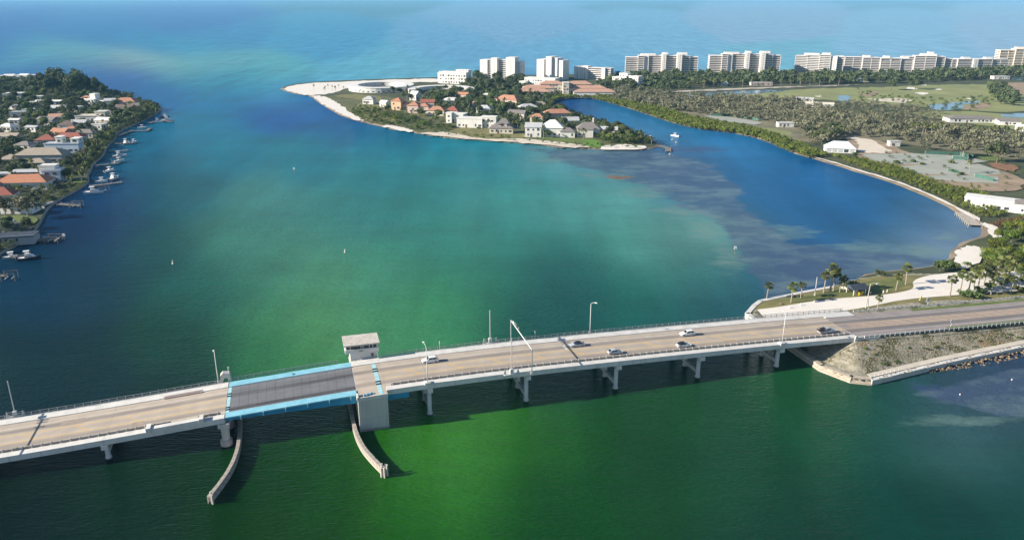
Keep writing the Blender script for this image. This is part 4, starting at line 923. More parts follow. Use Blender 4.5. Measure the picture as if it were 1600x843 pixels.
def tree(kind, loc, sc, label, group=None, vs=1.0):
    tm, cm = PROTO[kind][TR.randrange(len(PROTO[kind]))]
    nm = NAMES[kind]; t = thing(nm, label, CATS[nm], loc, TR.random() * 6.28, group); t.scale = (sc, sc, sc * vs)
    a = link('trunk', tm, t); b = link('fronds' if 'palm' in kind else 'crown', cm, t)
    return t
def scatter(poly, n, kinds, smin, smax, label, group, z=ZL, mind=6.0, clear=2.2):
    """n trees spread over a traced ground area, kept apart from each other and from buildings"""
    P = [G(x, y, z) for x, y in poly]; x0, x1 = min(p.x for p in P), max(p.x for p in P); y0, y1 = min(p.y for p in P), max(p.y for p in P)
    got = []; tries = 0
    while len(got) < n and tries < n * 60:
        tries += 1; x, y = TR.uniform(x0, x1), TR.uniform(y0, y1)
        if not inpoly(x, y, P): continue
        if any((x - gx) ** 2 + (y - gy) ** 2 < mind * mind for gx, gy in got): continue
        if blocked(x, y, clear): continue
        got.append((x, y)); k = TR.choice(kinds); sc_ = TR.uniform(smin, smax)
        lb = near_label(label[k] if isinstance(label, dict) else label, k, sc_ / ((smin + smax) / 2), x, y)
        tree(k, Vector((x, y, z)), sc_, lb, group if not isinstance(label, dict) else group + ' - ' + NAMES[k].replace('_', ' '), TR.uniform(.85, 1.15))
    return got
def mass(name, label, cat, poly, n, lk, smin, smax, mind, z=ZL, size=.75, nleaf=110, hh=3.0, rx=3.8, clear=2.0):
    """a wood or thicket that reads as one mass: many crowns in one mesh"""
    P = [G(x, y, z) for x, y in poly]; x0, x1 = min(p.x for p in P), max(p.x for p in P); y0, y1 = min(p.y for p in P), max(p.y for p in P)
    base = [crown_arrays(500 + k, rx, hh, hh * 1.15, nleaf, size, 7) for k in range(5)]
    Vs, Fs, o, got, tries = [], [], 0, [], 0; trunks = MB()
    while len(got) < n and tries < n * 40:
        tries += 1; x, y = TR.uniform(x0, x1), TR.uniform(y0, y1)
        if not inpoly(x, y, P) or any((x - gx) ** 2 + (y - gy) ** 2 < mind * mind for gx, gy in got[-400:]): continue
        if blocked(x, y, clear): continue
        got.append((x, y)); V, F = base[TR.randrange(5)]; s = TR.uniform(smin, smax); a = TR.random() * 6.28; c, sn = math.cos(a), math.sin(a)
        W = np.stack([V[:, 0] * c - V[:, 1] * sn, V[:, 0] * sn + V[:, 1] * c, V[:, 2]], 1) * s + np.array([x, y, z])
        Vs.append(W); Fs.append(F + o); o += len(V)
        trunks.tube((x, y, z - .3), (x, y, z + hh * s), .22 * s, .12 * s, 4)
    t = thing(name, label, cat, (0, 0, 0)); tag(t, kind='stuff')
    a = link('foliage', npmesh('foliage', np.concatenate(Vs), np.concatenate(Fs), ML[lk]), t); a['kind'] = 'stuff'
    b = trunks.build('stems', M_bark, t); b['kind'] = 'stuff'
    return t
def near_label(base, kind, rel, x, y):
    """describe a plant by its size, its look and the building it stands beside"""
    if base.startswith('beach palm') or 'tent' in base: return base
    lab, lx, ly = min(LMK, key=lambda q: (q[1] - x) ** 2 + (q[2] - y) ** 2)
    size = 'big' if rel > 1.09 else 'small' if rel < .91 else 'mid-sized'
    look = {'oak': 'green tree', 'darktree': 'dark tree', 'greytree': 'greyish thin tree', 'palm': 'palm', 'bush': 'shrub', 'shrub': 'bright shrub'}[kind]
    # left / right / before / behind as looked at along the pass
    dx, dy = x - lx * (y / ly), y - ly
    side = ('left of' if dx < 0 else 'right of') if abs(dx) > abs(dy) * .7 else ('before' if dy < 0 else 'behind')
    words = ('%s %s %s the %s' % (size, look, side, lab[0].lower() + lab[1:])).replace(',', '').split()
    words = words[:16]
    while words[-1] in ('of', 'the', 'and', 'with', 'in', 'on', 'at', 'by', 'a', 'behind', 'beside', 'left', 'right', 'from', 'its', 'to', 'near', 'below', 'above', 'between'): words.pop()
    return ' '.join(words)
AVOID = []
def blocked(x, y, clear):
    """is this spot on a building (rectangles kept clear by a margin)?"""
    for ax, ay, c, s_, hx, hy in AVOID:
        dx, dy = x - ax, y - ay
        if abs(dx) < 60 and abs(dy) < 60 and abs(dx * c + dy * s_) < hx + clear and abs(-dx * s_ + dy * c) < hy + clear: return True
    return False
# ------------------------------------------------------------------ buildings
M_win = mat('window_glass', (0.06, 0.08, 0.10), 0.15, 0.2, 0.4, spec=0.6)
M_wht = mat('white_render', (0.74, 0.72, 0.68), 0.85, 0.09, 0.35, streak=True)
M_crm = mat('cream_render', (0.62, 0.56, 0.46), 0.85, 0.05, 0.3, streak=True)
M_peach = mat('peach_render', (0.62, 0.44, 0.28), 0.85, 0.05, 0.3, streak=True)
M_pink = mat('pink_render', (0.60, 0.47, 0.41), 0.85, 0.05, 0.3, streak=True)
M_greyw = mat('grey_render', (0.36, 0.37, 0.38), 0.85, 0.06, 0.3, streak=True)
M_shadew = mat('blue_shade_render', (0.48, 0.58, 0.70), 0.85, 0.05, 0.3, streak=True)  # white walls with the blue of their shade put into the colour
R_orange = mat('orange_tile', (0.50, 0.22, 0.13), 0.85, 0.12, 0.8, bump=0.5, bscale=3)
R_red = mat('red_tile', (0.34, 0.12, 0.085), 0.85, 0.14, 0.8, bump=0.5, bscale=3)
R_terra = mat('terracotta_tile', (0.46, 0.23, 0.15), 0.85, 0.12, 0.8, bump=0.5, bscale=3)
R_tan = mat('tan_tile', (0.50, 0.30, 0.22), 0.85, 0.12, 0.8, bump=0.5, bscale=3)
R_beige = mat('beige_tile', (0.36, 0.31, 0.25), 0.85, 0.10, 0.8, bump=0.4, bscale=3)
R_brown = mat('brown_shingle', (0.17, 0.13, 0.11), 0.9, 0.15, 0.8, bump=0.4, bscale=3)
R_grey = mat('grey_shingle', (0.22, 0.20, 0.19), 0.9, 0.12, 0.8, bump=0.4, bscale=3)
R_white = mat('white_roof', (0.70, 0.69, 0.66), 0.8, 0.06, 0.3)
R_lgrey = mat('pale_roof', (0.46, 0.47, 0.48), 0.8, 0.06, 0.3)
_wm = {}
LMK = []      # landmarks that neighbouring trees are described by
def win_mesh(w, h):
    k = (round(w, 1), round(h, 1))
    if k not in _wm: _wm[k] = (MB().box(-w / 2, w / 2, -.08, .02, 0, h).mesh('window', M_wht), MB().box(-w / 2 + .12, w / 2 - .12, -.1, 0.0, .12, h - .12).mesh('pane', M_win))
    return _wm[k]
def hip(mb, x0, x1, y0, y1, z, h, ov=.6):
    x0 -= ov; x1 += ov; y0 -= ov; y1 += ov; W, D = x1 - x0, y1 - y0
    if W >= D: r = D / 2; R = [(x0 + r, (y0 + y1) / 2, z + h), (x1 - r, (y0 + y1) / 2, z + h)]; F = [(0, 1, 5, 4), (1, 2, 5), (2, 3, 4, 5), (3, 0, 4)]
    else: r = W / 2; R = [((x0 + x1) / 2, y0 + r, z + h), ((x0 + x1) / 2, y1 - r, z + h)]; F = [(0, 1, 4), (1, 2, 5, 4), (2, 3, 5), (3, 0, 4, 5)]
    mb.add([(x0, y0, z), (x1, y0, z), (x1, y1, z), (x0, y1, z)] + R, F + [(3, 2, 1, 0)]); return mb
def gable(mb, x0, x1, y0, y1, z, h, ov=.5):
    x0 -= ov; x1 += ov; y0 -= ov; y1 += ov; ym = (y0 + y1) / 2
    mb.add([(x0, y0, z), (x1, y0, z), (x1, y1, z), (x0, y1, z), (x0, ym, z + h), (x1, ym, z + h)], [(0, 1, 5, 4), (2, 3, 4, 5), (0, 4, 3), (1, 2, 5), (3, 2, 1, 0)]); return mb
def add_windows(t, face, a0, a1, off, z0, st, n, w, h):
    """row of windows on a wall; face: f front, l left, r right"""
    for q in range(st):
        for i in range(n):
            u = a0 + (a1 - a0) * (i + .5) / n; zz = z0 + q * 3.2 + 1.0
            if RS.random() < .22: continue
            fm, pm = win_mesh(w * (1.0, 1.0, 1.35, .7)[RS.randrange(4)], h * (1.0, 1.25)[RS.random() < .3])
            loc, rz = {'f': ((u, off, zz), 0), 'l': ((off, u, zz), -math.pi / 2), 'r': ((off, u, zz), math.pi / 2)}[face]
            f = link('window', fm, t, loc, rz); link('pane', pm, f)
def house(label, px, py, blocks, rot=0.0, z=ZL, name='house', cat='house', group=None, chimney=None, keep=True):
    """blocks: (x0, x1, y0, y1, storeys, wall, roof kind, roof material, roof height[, z offset]) in metres about the base point"""
    t = thing(name, label, cat, G(px, py, z), rad(rot), group)
    for b in blocks:
        x0, x1, y0, y1, st, wm, rk, rm, rh = b[:9]; zo = b[9] if len(b) > 9 else 0
        H = st * 3.2; w = MB().box(x0, x1, y0, y1, zo - (.5 if zo == 0 else 0), zo + H).build('wall', wm, t)
        mb = MB()
        if rk == 'hip': hip(mb, x0, x1, y0, y1, zo + H + .005, rh)
        elif rk == 'gable': gable(mb, x0, x1, y0, y1, zo + H + .005, rh)
        else: mb.box(x0 - .3, x1 + .3, y0 - .3, y1 + .3, zo + H, zo + H + .35)
        mb.build('roof', rm, t)
        if rk == 'flat' and x1 - x0 > 6:
            MB().box(x0 - .3, x1 + .3, y0 - .3, y0 - .05, zo + H + .35, zo + H + .8).build('parapet', wm, t)
        n = max(1, int((x1 - x0) / 3.4)); add_windows(t, 'f', x0 + .4, x1 - .4, y0, zo, max(1, int(st)), n, 1.9, 1.5)
        m = max(1, int((y1 - y0) / 4)); add_windows(t, 'l', y0 + .4, y1 - .4, x0, zo, max(1, int(st)), m, 1.6, 1.4); add_windows(t, 'r', y0 + .4, y1 - .4, x1, zo, max(1, int(st)), m, 1.6, 1.4)
    LMK.append((label, t.location.x, t.location.y + 4))
    b = blocks[0]; xm = b[0] + (b[1] - b[0]) * .37
    dr = MB().box(xm - .6, xm + .6, b[2] - .14, b[2] + .03, .02, 2.3).build('door', mat('door_wood', (0.16, 0.10, 0.07), 0.6, 0.15, 2), t)
    if chimney: MB().box(chimney[0] - .6, chimney[0] + .6, chimney[1] - .5, chimney[1] + .5, 3, chimney[2]).build('chimney', M_wht, t)
    kx, kz = HS; t.scale = (kx, kx, kz)
    c, s_ = math.cos(rad(rot)), math.sin(rad(rot))
    for b in blocks:
        lx, ly = (b[0] + b[1]) / 2 * kx, (b[2] + b[3]) / 2 * kx
        AVOID.append((t.location.x + lx * c - ly * s_, t.location.y + lx * s_ + ly * c, c, s_, (b[1] - b[0]) / 2 * kx, (b[3] - b[2]) / 2 * kx))
    return t
h1 = lambda w, d, st, wm, rk, rm, rh, zo=0: (-w / 2, w / 2, 0, d, st, wm, rk, rm, rh, zo)
HS = (1.12, 1.2)      # plan and height scale of the houses that follow
# --- left peninsula, near to far
house('orange tiled hip-roof house nearest the bottom left seawall', 34, 297, [(-13, 13, 0, 11, 1.2, M_wht, 'hip', R_orange, 3.2), (-20, -9, -7, 2, 1.1, M_crm, 'hip', R_orange, 2.6)], 6)
house('dark red roof corner of a house at the left edge', -6, 318, [h1(16, 10, 1.2, M_wht, 'hip', R_red, 3.0)], 12)
house('pale grey house half hidden behind the spreading tree', 26, 334, [h1(15, 7, 1, M_wht, 'flat', R_lgrey, .3)], 0)
house('low dark slate roof house at the bottom left', 12, 382, [h1(20, 8, .8, M_greyw, 'flat', mat('slate_roof', (0.06, 0.075, 0.10), 0.6, 0.2, 0.5), .3)], 14)
house('white and blue two-storey house beside the small lawn', 82, 286, [(-4.5, 4.5, 0, 8, 2, M_shadew, 'flat', R_white, .3), (-6.5, 1.5, 2, 9, 2.6, M_wht, 'flat', R_white, .3)], 8)
house('flat pale grey roof behind the orange tiled house', 40, 278, [h1(14, 8, 1, M_greyw, 'gable', R_lgrey, .9)], 6)
house('flat pale roof at the left edge behind the orange house', 0, 283, [h1(10, 8, 1, M_greyw, 'flat', R_lgrey, .3)], 6)
house('large beige hip-roof house with grey walls', 62, 255, [(-14, 14, 0, 12, 1.5, M_greyw, 'hip', R_beige, 3.4), (-22, -11, -4, 6, 1, M_crm, 'hip', R_beige, 2.2)], 4)
house('small beige hip-roof pavilion before the large beige house', 57, 264, [h1(11, 8, 1.1, M_greyw, 'hip', R_beige, 2.0)], 4)
house('long pale blue modern house with white roof terrace', 100, 239, [(-12, 10, 0, 8, 1.7, M_shadew, 'flat', R_lgrey, .3), (-5, -1, 2, 8, 1.2, M_wht, 'flat', R_white, .3, 5.5), (5, 10, 1, 8, .9, M_wht, 'flat', R_white, .3, 5.5)], 3)
house('red tiled long house behind the pale blue house', 108, 227, [h1(19, 9, 1.6, M_crm, 'hip', R_red, 2.6)], 2)
house('red tiled hip house left of the pale blue house', 71, 228, [h1(13, 11, 1.2, M_crm, 'hip', R_red, 2.8)], 8)
house('pinkish tiled gable house above the red roofs', 90, 217, [h1(12, 9, 1.3, M_pink, 'gable', R_terra, 2.6)], -14)
house('white house with dark brown roof and tall white chimney', 104, 207, [(-6, 6, 0, 9, 1.6, M_wht, 'hip', R_brown, 2.8), (2, 9, -3, 5, 1, M_crm, 'hip', R_terra, 1.8)], 2, chimney=(4, 3, 8.5))
house('cream flat-roofed modern house in the trees', 140, 191, [(-11, 8, 0, 12, 1.4, M_wht, 'flat', mat('cream_roof', (0.60, 0.55, 0.46), 0.85, 0.06, 0.3), .3), (3, 11, 5, 14, 2.2, M_crm, 'flat', R_white, .3)], 3)
house('white stepped three-level villa near the peninsula point', 143, 167, [(-7, 4, 0, 10, 2, M_wht, 'flat', R_white, .3), (-3, 3, 3, 9, 1.3, M_wht, 'flat', R_white, .3, 6.4), (3, 12, 4, 12, 1.5, M_wht, 'flat', R_white, .3)], -18)
house('pink tiled hip-roof house at the peninsula point', 194, 167, [h1(21, 12, 1.3, M_crm, 'hip', R_terra, 3.2)], 0)
house('brown roofed house with white gable rim at the point', 193, 175, [h1(16, 8, 1.1, M_wht, 'gable', R_brown, 2.4)], -6)
HS = (1.3, 1.35)
lw = [(20, 158, 14, 10, 1.8, 'white flat-roofed house at the left in deep trees'), (28, 184, 10, 8, 1.1, 'small white roofed house left of the cream modern house'), (75, 165, 20, 7, 1, 'long low white roof in the middle of the peninsula'), (107, 176, 15, 8, 1.2, 'white angular house left of the white villa'), (50, 167, 8, 6, 1, 'tiny white house beside the long low roof'), (14, 171, 13, 5, .8, 'low pale roof at the left edge'), (100, 184, 8, 5, 1, 'small white roof below the angular white house'), (44, 181, 7, 6, 1.3, 'narrow white gabled house'), (22, 195, 7, 5, 1, 'small white roof above the dark trees at left'), (152, 203, 7, 6, 1, 'little white house behind the docks'), (60, 157, 6, 5, 1, 'two small white roofs before the pines'), (48, 206, 8, 5, .9, 'pale round-roofed shed among dense trees')]
for i, (x, y, w_, d_, st, lb) in enumerate(lw): house(lb, x, y, [h1(w_, d_, st, M_wht, ('flat', 'gable')[i % 3 == 2], (R_white, R_lgrey)[i % 2], .9)], RS.uniform(-15, 15))
for i, x in enumerate((3, 14, 25, 36, 46)): house(('leftmost', 'second', 'middle', 'fourth', 'rightmost')[i] + ' white roof in the far row by the gulf', x, 125.5 - .3 * i, [h1(10, 9, 1.3, M_wht, ('flat', 'gable')[i % 2], R_white, 1.6)], RS.uniform(-10, 10), group='row of white gulf-side houses')
house('orange roof peeping out below the tall pines', 90, 137, [h1(20, 8, 1.4, M_wht, 'hip', R_terra, 2.2)], 0)
house('white house peeping out of the palms left of the point', 172, 168, [h1(8, 7, 1.6, M_wht, 'gable', R_lgrey, 1.6)], 10)
HS = (1.1, 1.28)
HS = (1.15, 1.2)
ex = [(35, 236, 'grey hip roof in the trees left of the red tiled house', R_grey), (12, 222, 'beige roof in the dense trees at the left edge', R_beige), (130, 216, 'grey-roofed house behind the bright lawn', R_grey), (122, 200, 'pale roof between the cream modern house and the brown roof', R_lgrey), (165, 184, 'brown roof right of the cream modern house', R_brown), (70, 195, 'dark grey roof in the middle of the left woods', R_grey), (8, 206, 'white roof in the dense left woods', R_white), (160, 196, 'white roofed house over the curving dock', R_white), (212, 172, 'low grey roof by the palms of the point', R_grey), (88, 190, 'tan gabled roof above the brown roofed house', R_tan), (135, 160, 'terracotta roof beside the white villa', R_terra), (85, 176, 'white roof under the angular white house', R_white)]
for i, (x, y, lb, rm) in enumerate(ex): house(lb, x, y, [h1(11 + i % 3 * 2, 8, 1.15, (M_wht, M_crm, M_greyw)[i % 3], ('hip', 'gable')[i % 2], rm, 2.0)], RS.uniform(-15, 20))
HS = (1.1, 1.28)
# --- spit
def ring(label, cx_, cy_, rxm, rym, wd, a0, a1, st, n=40, name='ring_building'):
    c = G(cx_, cy_, ZL); t = thing(name, label, 'building', c); H = st * 3.2
    ang = [rad(a0 + (a1 - a0) * i / n) for i in range(n + 1)]
    out_ = [(math.cos(a) * rxm, math.sin(a) * rym) for a in ang]; inn = [(math.cos(a) * (rxm - wd), math.sin(a) * (rym - wd)) for a in ang]
    mb = MB(); rf = MB()
    for i in range(n):
        mb.prism([inn[i], out_[i], out_[i + 1], inn[i + 1]], -.5, H)
        k = .4 / rxm; rf.prism([tuple(v * (1 - k) for v in inn[i]), tuple(v * (1 + k) for v in out_[i]), tuple(v * (1 + k) for v in out_[i + 1]), tuple(v * (1 - k) for v in inn[i + 1])], H, H + .5)
    mb.build('wall', M_wht, t); rf.build('roof', R_white, t)
    for i in range(n):
        m = ((out_[i][0] + out_[i + 1][0]) / 2, (out_[i][1] + out_[i + 1][1]) / 2); az = math.atan2(out_[i + 1][1] - out_[i][1], out_[i + 1][0] - out_[i][0])
        if math.sin((ang[i] + ang[i + 1]) / 2) > .5: continue
        for q in range(int(st)):
            fm, pm = win_mesh(2.6, 1.4); f = link('window', fm, t, (m[0], m[1], q * 3.2 + 1), az); link('pane', pm, f)
    for i in range(0, n + 1):
        AVOID.append((c.x + (out_[i][0] + inn[i][0]) / 2, c.y + (out_[i][1] + inn[i][1]) / 2, 1, 0, wd * .6, wd * .6))
    return t
ring('white circular two-storey beach club ringing a dark courtyard', 596, 139.5, 40, 42, 11, 0, 360, 1.7)
patch('courtyard', [(570, 141), (590, 134), (625, 134), (632, 140), (612, 145), (585, 145)], mat('dark_court', (0.16, 0.15, 0.15), 0.9, 0.15, 0.1))
ring('low white curved pavilion right of the circular beach club', 690, 144, 40, 42, 10, -60, 200, 1.2, 32)
def block(label, px, py, blocks, rot, **k): return house(label, px, py, blocks, rot, name='apartment_block', cat='building', **k)
block('white five-storey beach block left of the towers', 705, 131, [(-16, 20, 0, 14, 3.6, M_wht, 'flat', R_white, .3), (-20, -10, 4, 16, 3.0, M_wht, 'flat', R_white, .3), (4, 20, 6, 16, .6, M_wht, 'flat', R_white, .3, 11.5)], -22)
house('yellow villa with orange tiled roof on the spit', 619, 172, [(-5, 5, 0, 9, 2.2, M_peach, 'hip', R_orange, 2.2), (3, 10, 3, 11, 1.5, M_peach, 'hip', R_terra, 1.8)], -20)
house('pink villa with domed terracotta roofs beside the yellow villa', 652, 177, [(-9, 1, 0, 10, 1.8, M_pink, 'hip', R_terra, 3.0), (0, 10, 2, 12, 1.6, M_pink, 'hip', R_terra, 2.4)], -12)
house('long white villa with red-brown roof, middle of the spit', 684, 181, [(-10, 6, 0, 11, 1.2, M_crm, 'hip', R_terra, 2.8), (6, 17, 4, 14, 1.2, M_pink, 'hip', R_red, 3.0)], -14)
house('white cottage among pale trees left of the yellow villa', 598, 168, [h1(7, 7, 1.2, M_wht, 'gable', R_white, 1.8)], -25)
house('white gabled house behind the pink villa', 645, 157, [h1(8, 9, 1.5, M_wht, 'gable', R_white, 3.0)], -30)
house('white modern villa with open balconies, left of the glass villa', 713, 192, [(-8, 6, 0, 12, 1.8, M_wht, 'flat', R_white, .3), (-8, -3, -3, 3, 2.2, M_wht, 'flat', R_white, .3)], -16)
house('white curved-roof villa with pale green glass front', 742, 200, [(-15, 6, 0, 11, 1.9, M_wht, 'flat', R_white, .3), (4, 16, 2, 12, 2.2, M_wht, 'flat', R_white, .3)], -12)
house('grey steep-roofed house with two dormers and white veranda', 785, 209, [(-10, 8, 0, 10, 1.1, M_crm, 'hip', R_grey, 3.2), (-4, 5, 3, 9, 1.9, M_pink, 'hip', R_grey, 3.4), (-3.2, -1.4, 1.4, 3.2, .6, M_crm, 'gable', R_grey, .8, 4.2), (1.6, 3.4, 1.4, 3.2, .6, M_crm, 'gable', R_grey, .8, 4.2)], -6, chimney=(-6, 5, 10))
house('grand white villa with silver metal roof behind the spit seawall', 858, 215, [(-18, -6, 0, 12, 2, M_wht, 'gable', R_lgrey, 2.4), (-6, 10, 3, 15, 1.8, M_wht, 'hip', R_white, 4.6), (8, 19, 1, 9, 1.2, M_wht, 'hip', R_grey, 2.2)], -6)
house('white villa with dark grey hip roof near the spit tip', 918, 214, [(-8, 9, 0, 11, 1.6, M_wht, 'hip', R_grey, 3.8), (-2, 4, -3, 1, 1.6, M_wht, 'gable', R_grey, 1.2)], -4, chimney=(4, 6, 11.5))
house('pink tiled roof deep in the trees of the spit', 790, 165, [h1(24, 12, 1.5, M_pink, 'hip', R_terra, 3.4)], -30)
house('pale roof house above the grand villa, left', 826, 178, [h1(16, 9, 1.6, M_pink, 'hip', R_lgrey, 2.2)], 10)
house('tan tiled house facing the lagoon above the grand villa', 872, 188, [h1(22, 10, 1.6, M_pink, 'hip', R_terra, 2.6)], 8)
house('small white roof in the trees below the twin white tower', 812, 152, [h1(9, 7, 1, M_wht, 'flat', R_white, .3)], 0)
ex = [(575, 163, 'white bungalow at the left end of the spit scrub', M_wht, R_lgrey), (668, 168, 'red-roofed house tucked behind the pink villa', M_pink, R_red), (705, 165, 'white roof among palms behind the long white villa', M_wht, R_white), (730, 171, 'tan-roofed house behind the white modern villa', M_crm, R_tan), (755, 178, 'low white house behind the glass-fronted villa', M_wht, R_lgrey), (806, 186, 'grey-roofed house behind the dormer house', M_crm, R_grey), (838, 192, 'terracotta house behind the grand white villa', M_crm, R_terra), (892, 198, 'pale house between the grand villa and the grey hip roof', M_wht, R_lgrey), (762, 158, 'white gabled roof deep in the spit grove', M_wht, R_white), (722, 156, 'small terracotta roof below the white beach block', M_crm, R_terra), (845, 172, 'cream house by the inner lagoon shore', M_crm, R_beige), (948, 214, 'small white boathouse in the palms of the spit tip', M_wht, R_lgrey)]
for i, (x, y, lb, wm, rm) in enumerate(ex): house(lb, x, y, [h1(11 + i % 3 * 2, 8, 1.3, wm, ('hip', 'gable')[i % 2], rm, 2.2)], RS.uniform(-25, 15))
HS = (1.0, 1.05)
# terraced orange complex at the lagoon head
t = block('terraced cream apartment complex with orange tiled roofs at the lagoon head', 885, 152, [(-58, -18, 0, 14, 1.8, M_crm, 'hip', R_tan, 3), (-50, -14, 8, 22, 2.8, M_crm, 'hip', R_tan, 3), (-30, -2, 14, 28, 4.0, M_crm, 'hip', R_tan, 3), (-4, 3, 2, 16, 4.6, M_crm, 'flat', R_white, .3), (2, 30, 12, 26, 4.0, M_crm, 'hip', R_tan, 3), (4, 46, 6, 20, 2.8, M_crm, 'hip', R_tan, 3), (8, 56, -2, 12, 1.8, M_wht, 'hip', R_tan, 3)], 0)
block('plain white low block behind the orange-roofed complex', 842, 137, [(-20, 22, 0, 16, 3.4, M_wht, 'flat', R_white, .3), (-24, -14, -8, 6, 2.2, M_wht, 'flat', R_white, .3)], -24)
block('small white stepped block left of the long balcony tower', 973, 134, [(-16, 8, 0, 14, 3, M_wht, 'flat', R_white, .3), (-8, 4, 4, 14, 1.4, M_wht, 'flat', R_white, .3, 9.6), (6, 20, 4, 16, 3.6, M_wht, 'flat', R_white, .3)], -38)
# --- condominium towers
M_cwin = mat('tower_glass', (0.27, 0.25, 0.275), 0.2, 0.2, 0.2, spec=0.6)
def condo(label, px, py, wings, rot, fl=3.15, wall=M_wht, base=None):
    """wings: (x0, x1, y0, y1, floors, kind): b balconies each floor, s solid shaft, r roof box at floor height"""
    t = thing('condominium_tower', label, 'tower', G(px, py, ZL), rad(rot))
    for x0, x1, y0, y1, f, k in wings:
        H = f * fl
        if k == 's':
            MB().box(x0, x1, y0, y1, -1, H).build('shaft_wall', wall, t)
            w_, g_ = win_mesh(1.4, 1.3)
            if x1 - x0 > 5:
                for q in range(int(f)): o_ = link('window', w_, t, ((x0 + x1) / 2 + .5, y0, q * fl + 1)); link('pane', g_, o_)
        elif k == 'r': MB().box(x0, x1, y0, y1, H, H + 3.4).build('roof_house', wall, t)
        else:
            MB().box(x0 + .7, x1 - .7, y0 + 1.6, y1 - .6, -1, H).build('core_wall', wall, t)
            gm = MB().box(x0 + .9, x1 - .9, y0 + 1.45, y0 + 1.62, .35, fl - .45).mesh('window_band', M_cwin)
            gl_ = MB().box(x0 + .55, x0 + .72, y0 + 2.2, y1 - 1.4, .5, fl - .45).mesh('window_band', M_cwin); gr_ = MB().box(x1 - .72, x1 - .55, y0 + 2.2, y1 - 1.4, .5, fl - .45).mesh('window_band', M_cwin)
            sm = MB().box(x0, x1, y0, y1 + .3, -.14, .14).box(x0, x1, y0, y0 + .12, .14, 1.05).box(x0, x0 + .12, y0, y1, .14, 1.05).box(x1 - .12, x1, y0, y1, .14, 1.05).mesh('balcony', wall)
            for q in range(int(f)):
                link('balcony', sm, t, (0, 0, q * fl)); link('window_band', gm, t, (0, 0, q * fl)); link('window_band', gl_, t, (0, 0, q * fl)); link('window_band', gr_, t, (0, 0, q * fl))
            MB().box(x0 - .2, x1 + .2, y0 - .2, y1 + .4, H - .14, H + .5).build('roof_slab', wall, t)
            n = max(1, int((x1 - x0) / 13)); fm = MB().box(-.22, .22, y0 + .02, y0 + 1.6, 0, H - .15).mesh('fin_wall', wall)
            for i in range(n + 1): link('fin_wall', fm, t, (x0 + .25 + (x1 - x0 - .5) * i / n, 0, 0))
    t.scale = (1, 1, .8)
    LMK.append((label, t.location.x, t.location.y + 8))
    xs_ = [w_[0] for w_ in wings] + [w_[1] for w_ in wings]
    c, s_ = math.cos(rad(rot)), math.sin(rad(rot)); x0, x1 = min(xs_), max(xs_)
    for i in range(5):
        lx, ly = x0 + (x1 - x0) * (i + .5) / 5, 9; AVOID.append((t.location.x + lx * c - ly * s_, t.location.y + lx * s_ + ly * c, c, s_, (x1 - x0) / 10 + 1, 12))
    return t
condo('white slab tower with two tall stair shafts, leftmost of the towers', 780, 127, [(-29, -18, 0, 16, 11, 's'), (-18, -10, 2, 16, 11, 'b'), (-11, -2, -3, 8, 12.2, 's'), (-2, 14, 2, 16, 11, 'b'), (12, 25, -4, 10, 12.8, 's'), (25, 31, 2, 16, 10.5, 's')], -24)
condo('narrow white corner tower second from the left', 857, 124.5, [(-20, -8, 0, 18, 10.6, 's'), (-8, -2, 2, 16, 10.8, 'b'), (-2, 7, -4, 12, 12.4, 's'), (7, 14, 0, 14, 11.8, 's'), (14, 22, 2, 18, 10.6, 's')], -36)
condo('low white six-storey balcony block between the white towers', 925, 124.5, [(-28, -18, 0, 14, 6.6, 's'), (-18, -8, 2, 14, 7, 's'), (-8, 14, 2, 14, 6.2, 'b'), (14, 19, 0, 14, 6.6, 's'), (19, 26, 3, 16, 6.2, 'b')], -30)
for lab, px, py in (('long pale balcony tower above the dark wood, third high tower', 1034, 116.5), ('long pale balcony tower directly right of its twin', 1164, 113.3)):
    condo(lab, px, py, [(-54, -34, 4, 22, 9, 'b'), (-36, -27, 0, 16, 10, 'b'), (-28, -20, 2, 16, 10.2, 's'), (-20, -1, 4, 18, 10, 'b'), (-1, 5, -1, 12, 11, 's'), (5, 21, 4, 18, 10, 'b'), (21, 28, -2, 12, 11, 's'), (28, 40, 2, 18, 10, 'b'), (40, 52, 4, 20, 9.4, 'b'), (-32, -10, 4, 14, 10, 'r'), (0, 8, 6, 16, 10.6, 'r'), (22, 36, 6, 16, 10.6, 'r')], -6, 3.3, mat('pinkish_white_render', (0.78, 0.74, 0.70), 0.85, 0.05, 0.3))
condo('bright white stepped tower with many balconies, left of the long low tower', 1276, 113, [(-34, -14, 6, 22, 9, 'b'), (-16, 2, 2, 18, 9.6, 'b'), (2, 18, -2, 16, 10, 'b'), (18, 27, 0, 16, 9.4, 's'), (27, 36, 6, 22, 9, 'b'), (-22, 0, 6, 16, 9.6, 'r'), (4, 16, 4, 14, 10, 'r')], -26, 3.2)
condo('long pink balcony tower with three roof boxes', 1362, 111.5, [(-62, -42, 2, 18, 8.6, 'b'), (-42, -16, 0, 16, 8.2, 'b'), (-16, 10, -2, 14, 8.0, 'b'), (10, 40, -4, 12, 7.8, 'b'), (40, 58, -2, 16, 7.6, 'b'), (-14, -4, 2, 10, 8.2, 'r'), (16, 24, 0, 9, 8, 'r'), (42, 52, 0, 10, 7.8, 'r')], -7, 3.15, mat('pinkish_white_render', None))
condo('stepped pink balcony tower right of the three-box tower', 1448, 109.5, [(-34, -20, 2, 18, 7.4, 'b'), (-20, 12, 0, 16, 8, 'b'), (12, 26, 4, 20, 7.6, 'b'), (26, 38, 8, 22, 6.4, 'b'), (-10, 12, 3, 13, 8.2, 'r'), (0, 8, 4, 12, 9.2, 'r')], -10, 3.3, mat('pinkish_white_render', None))
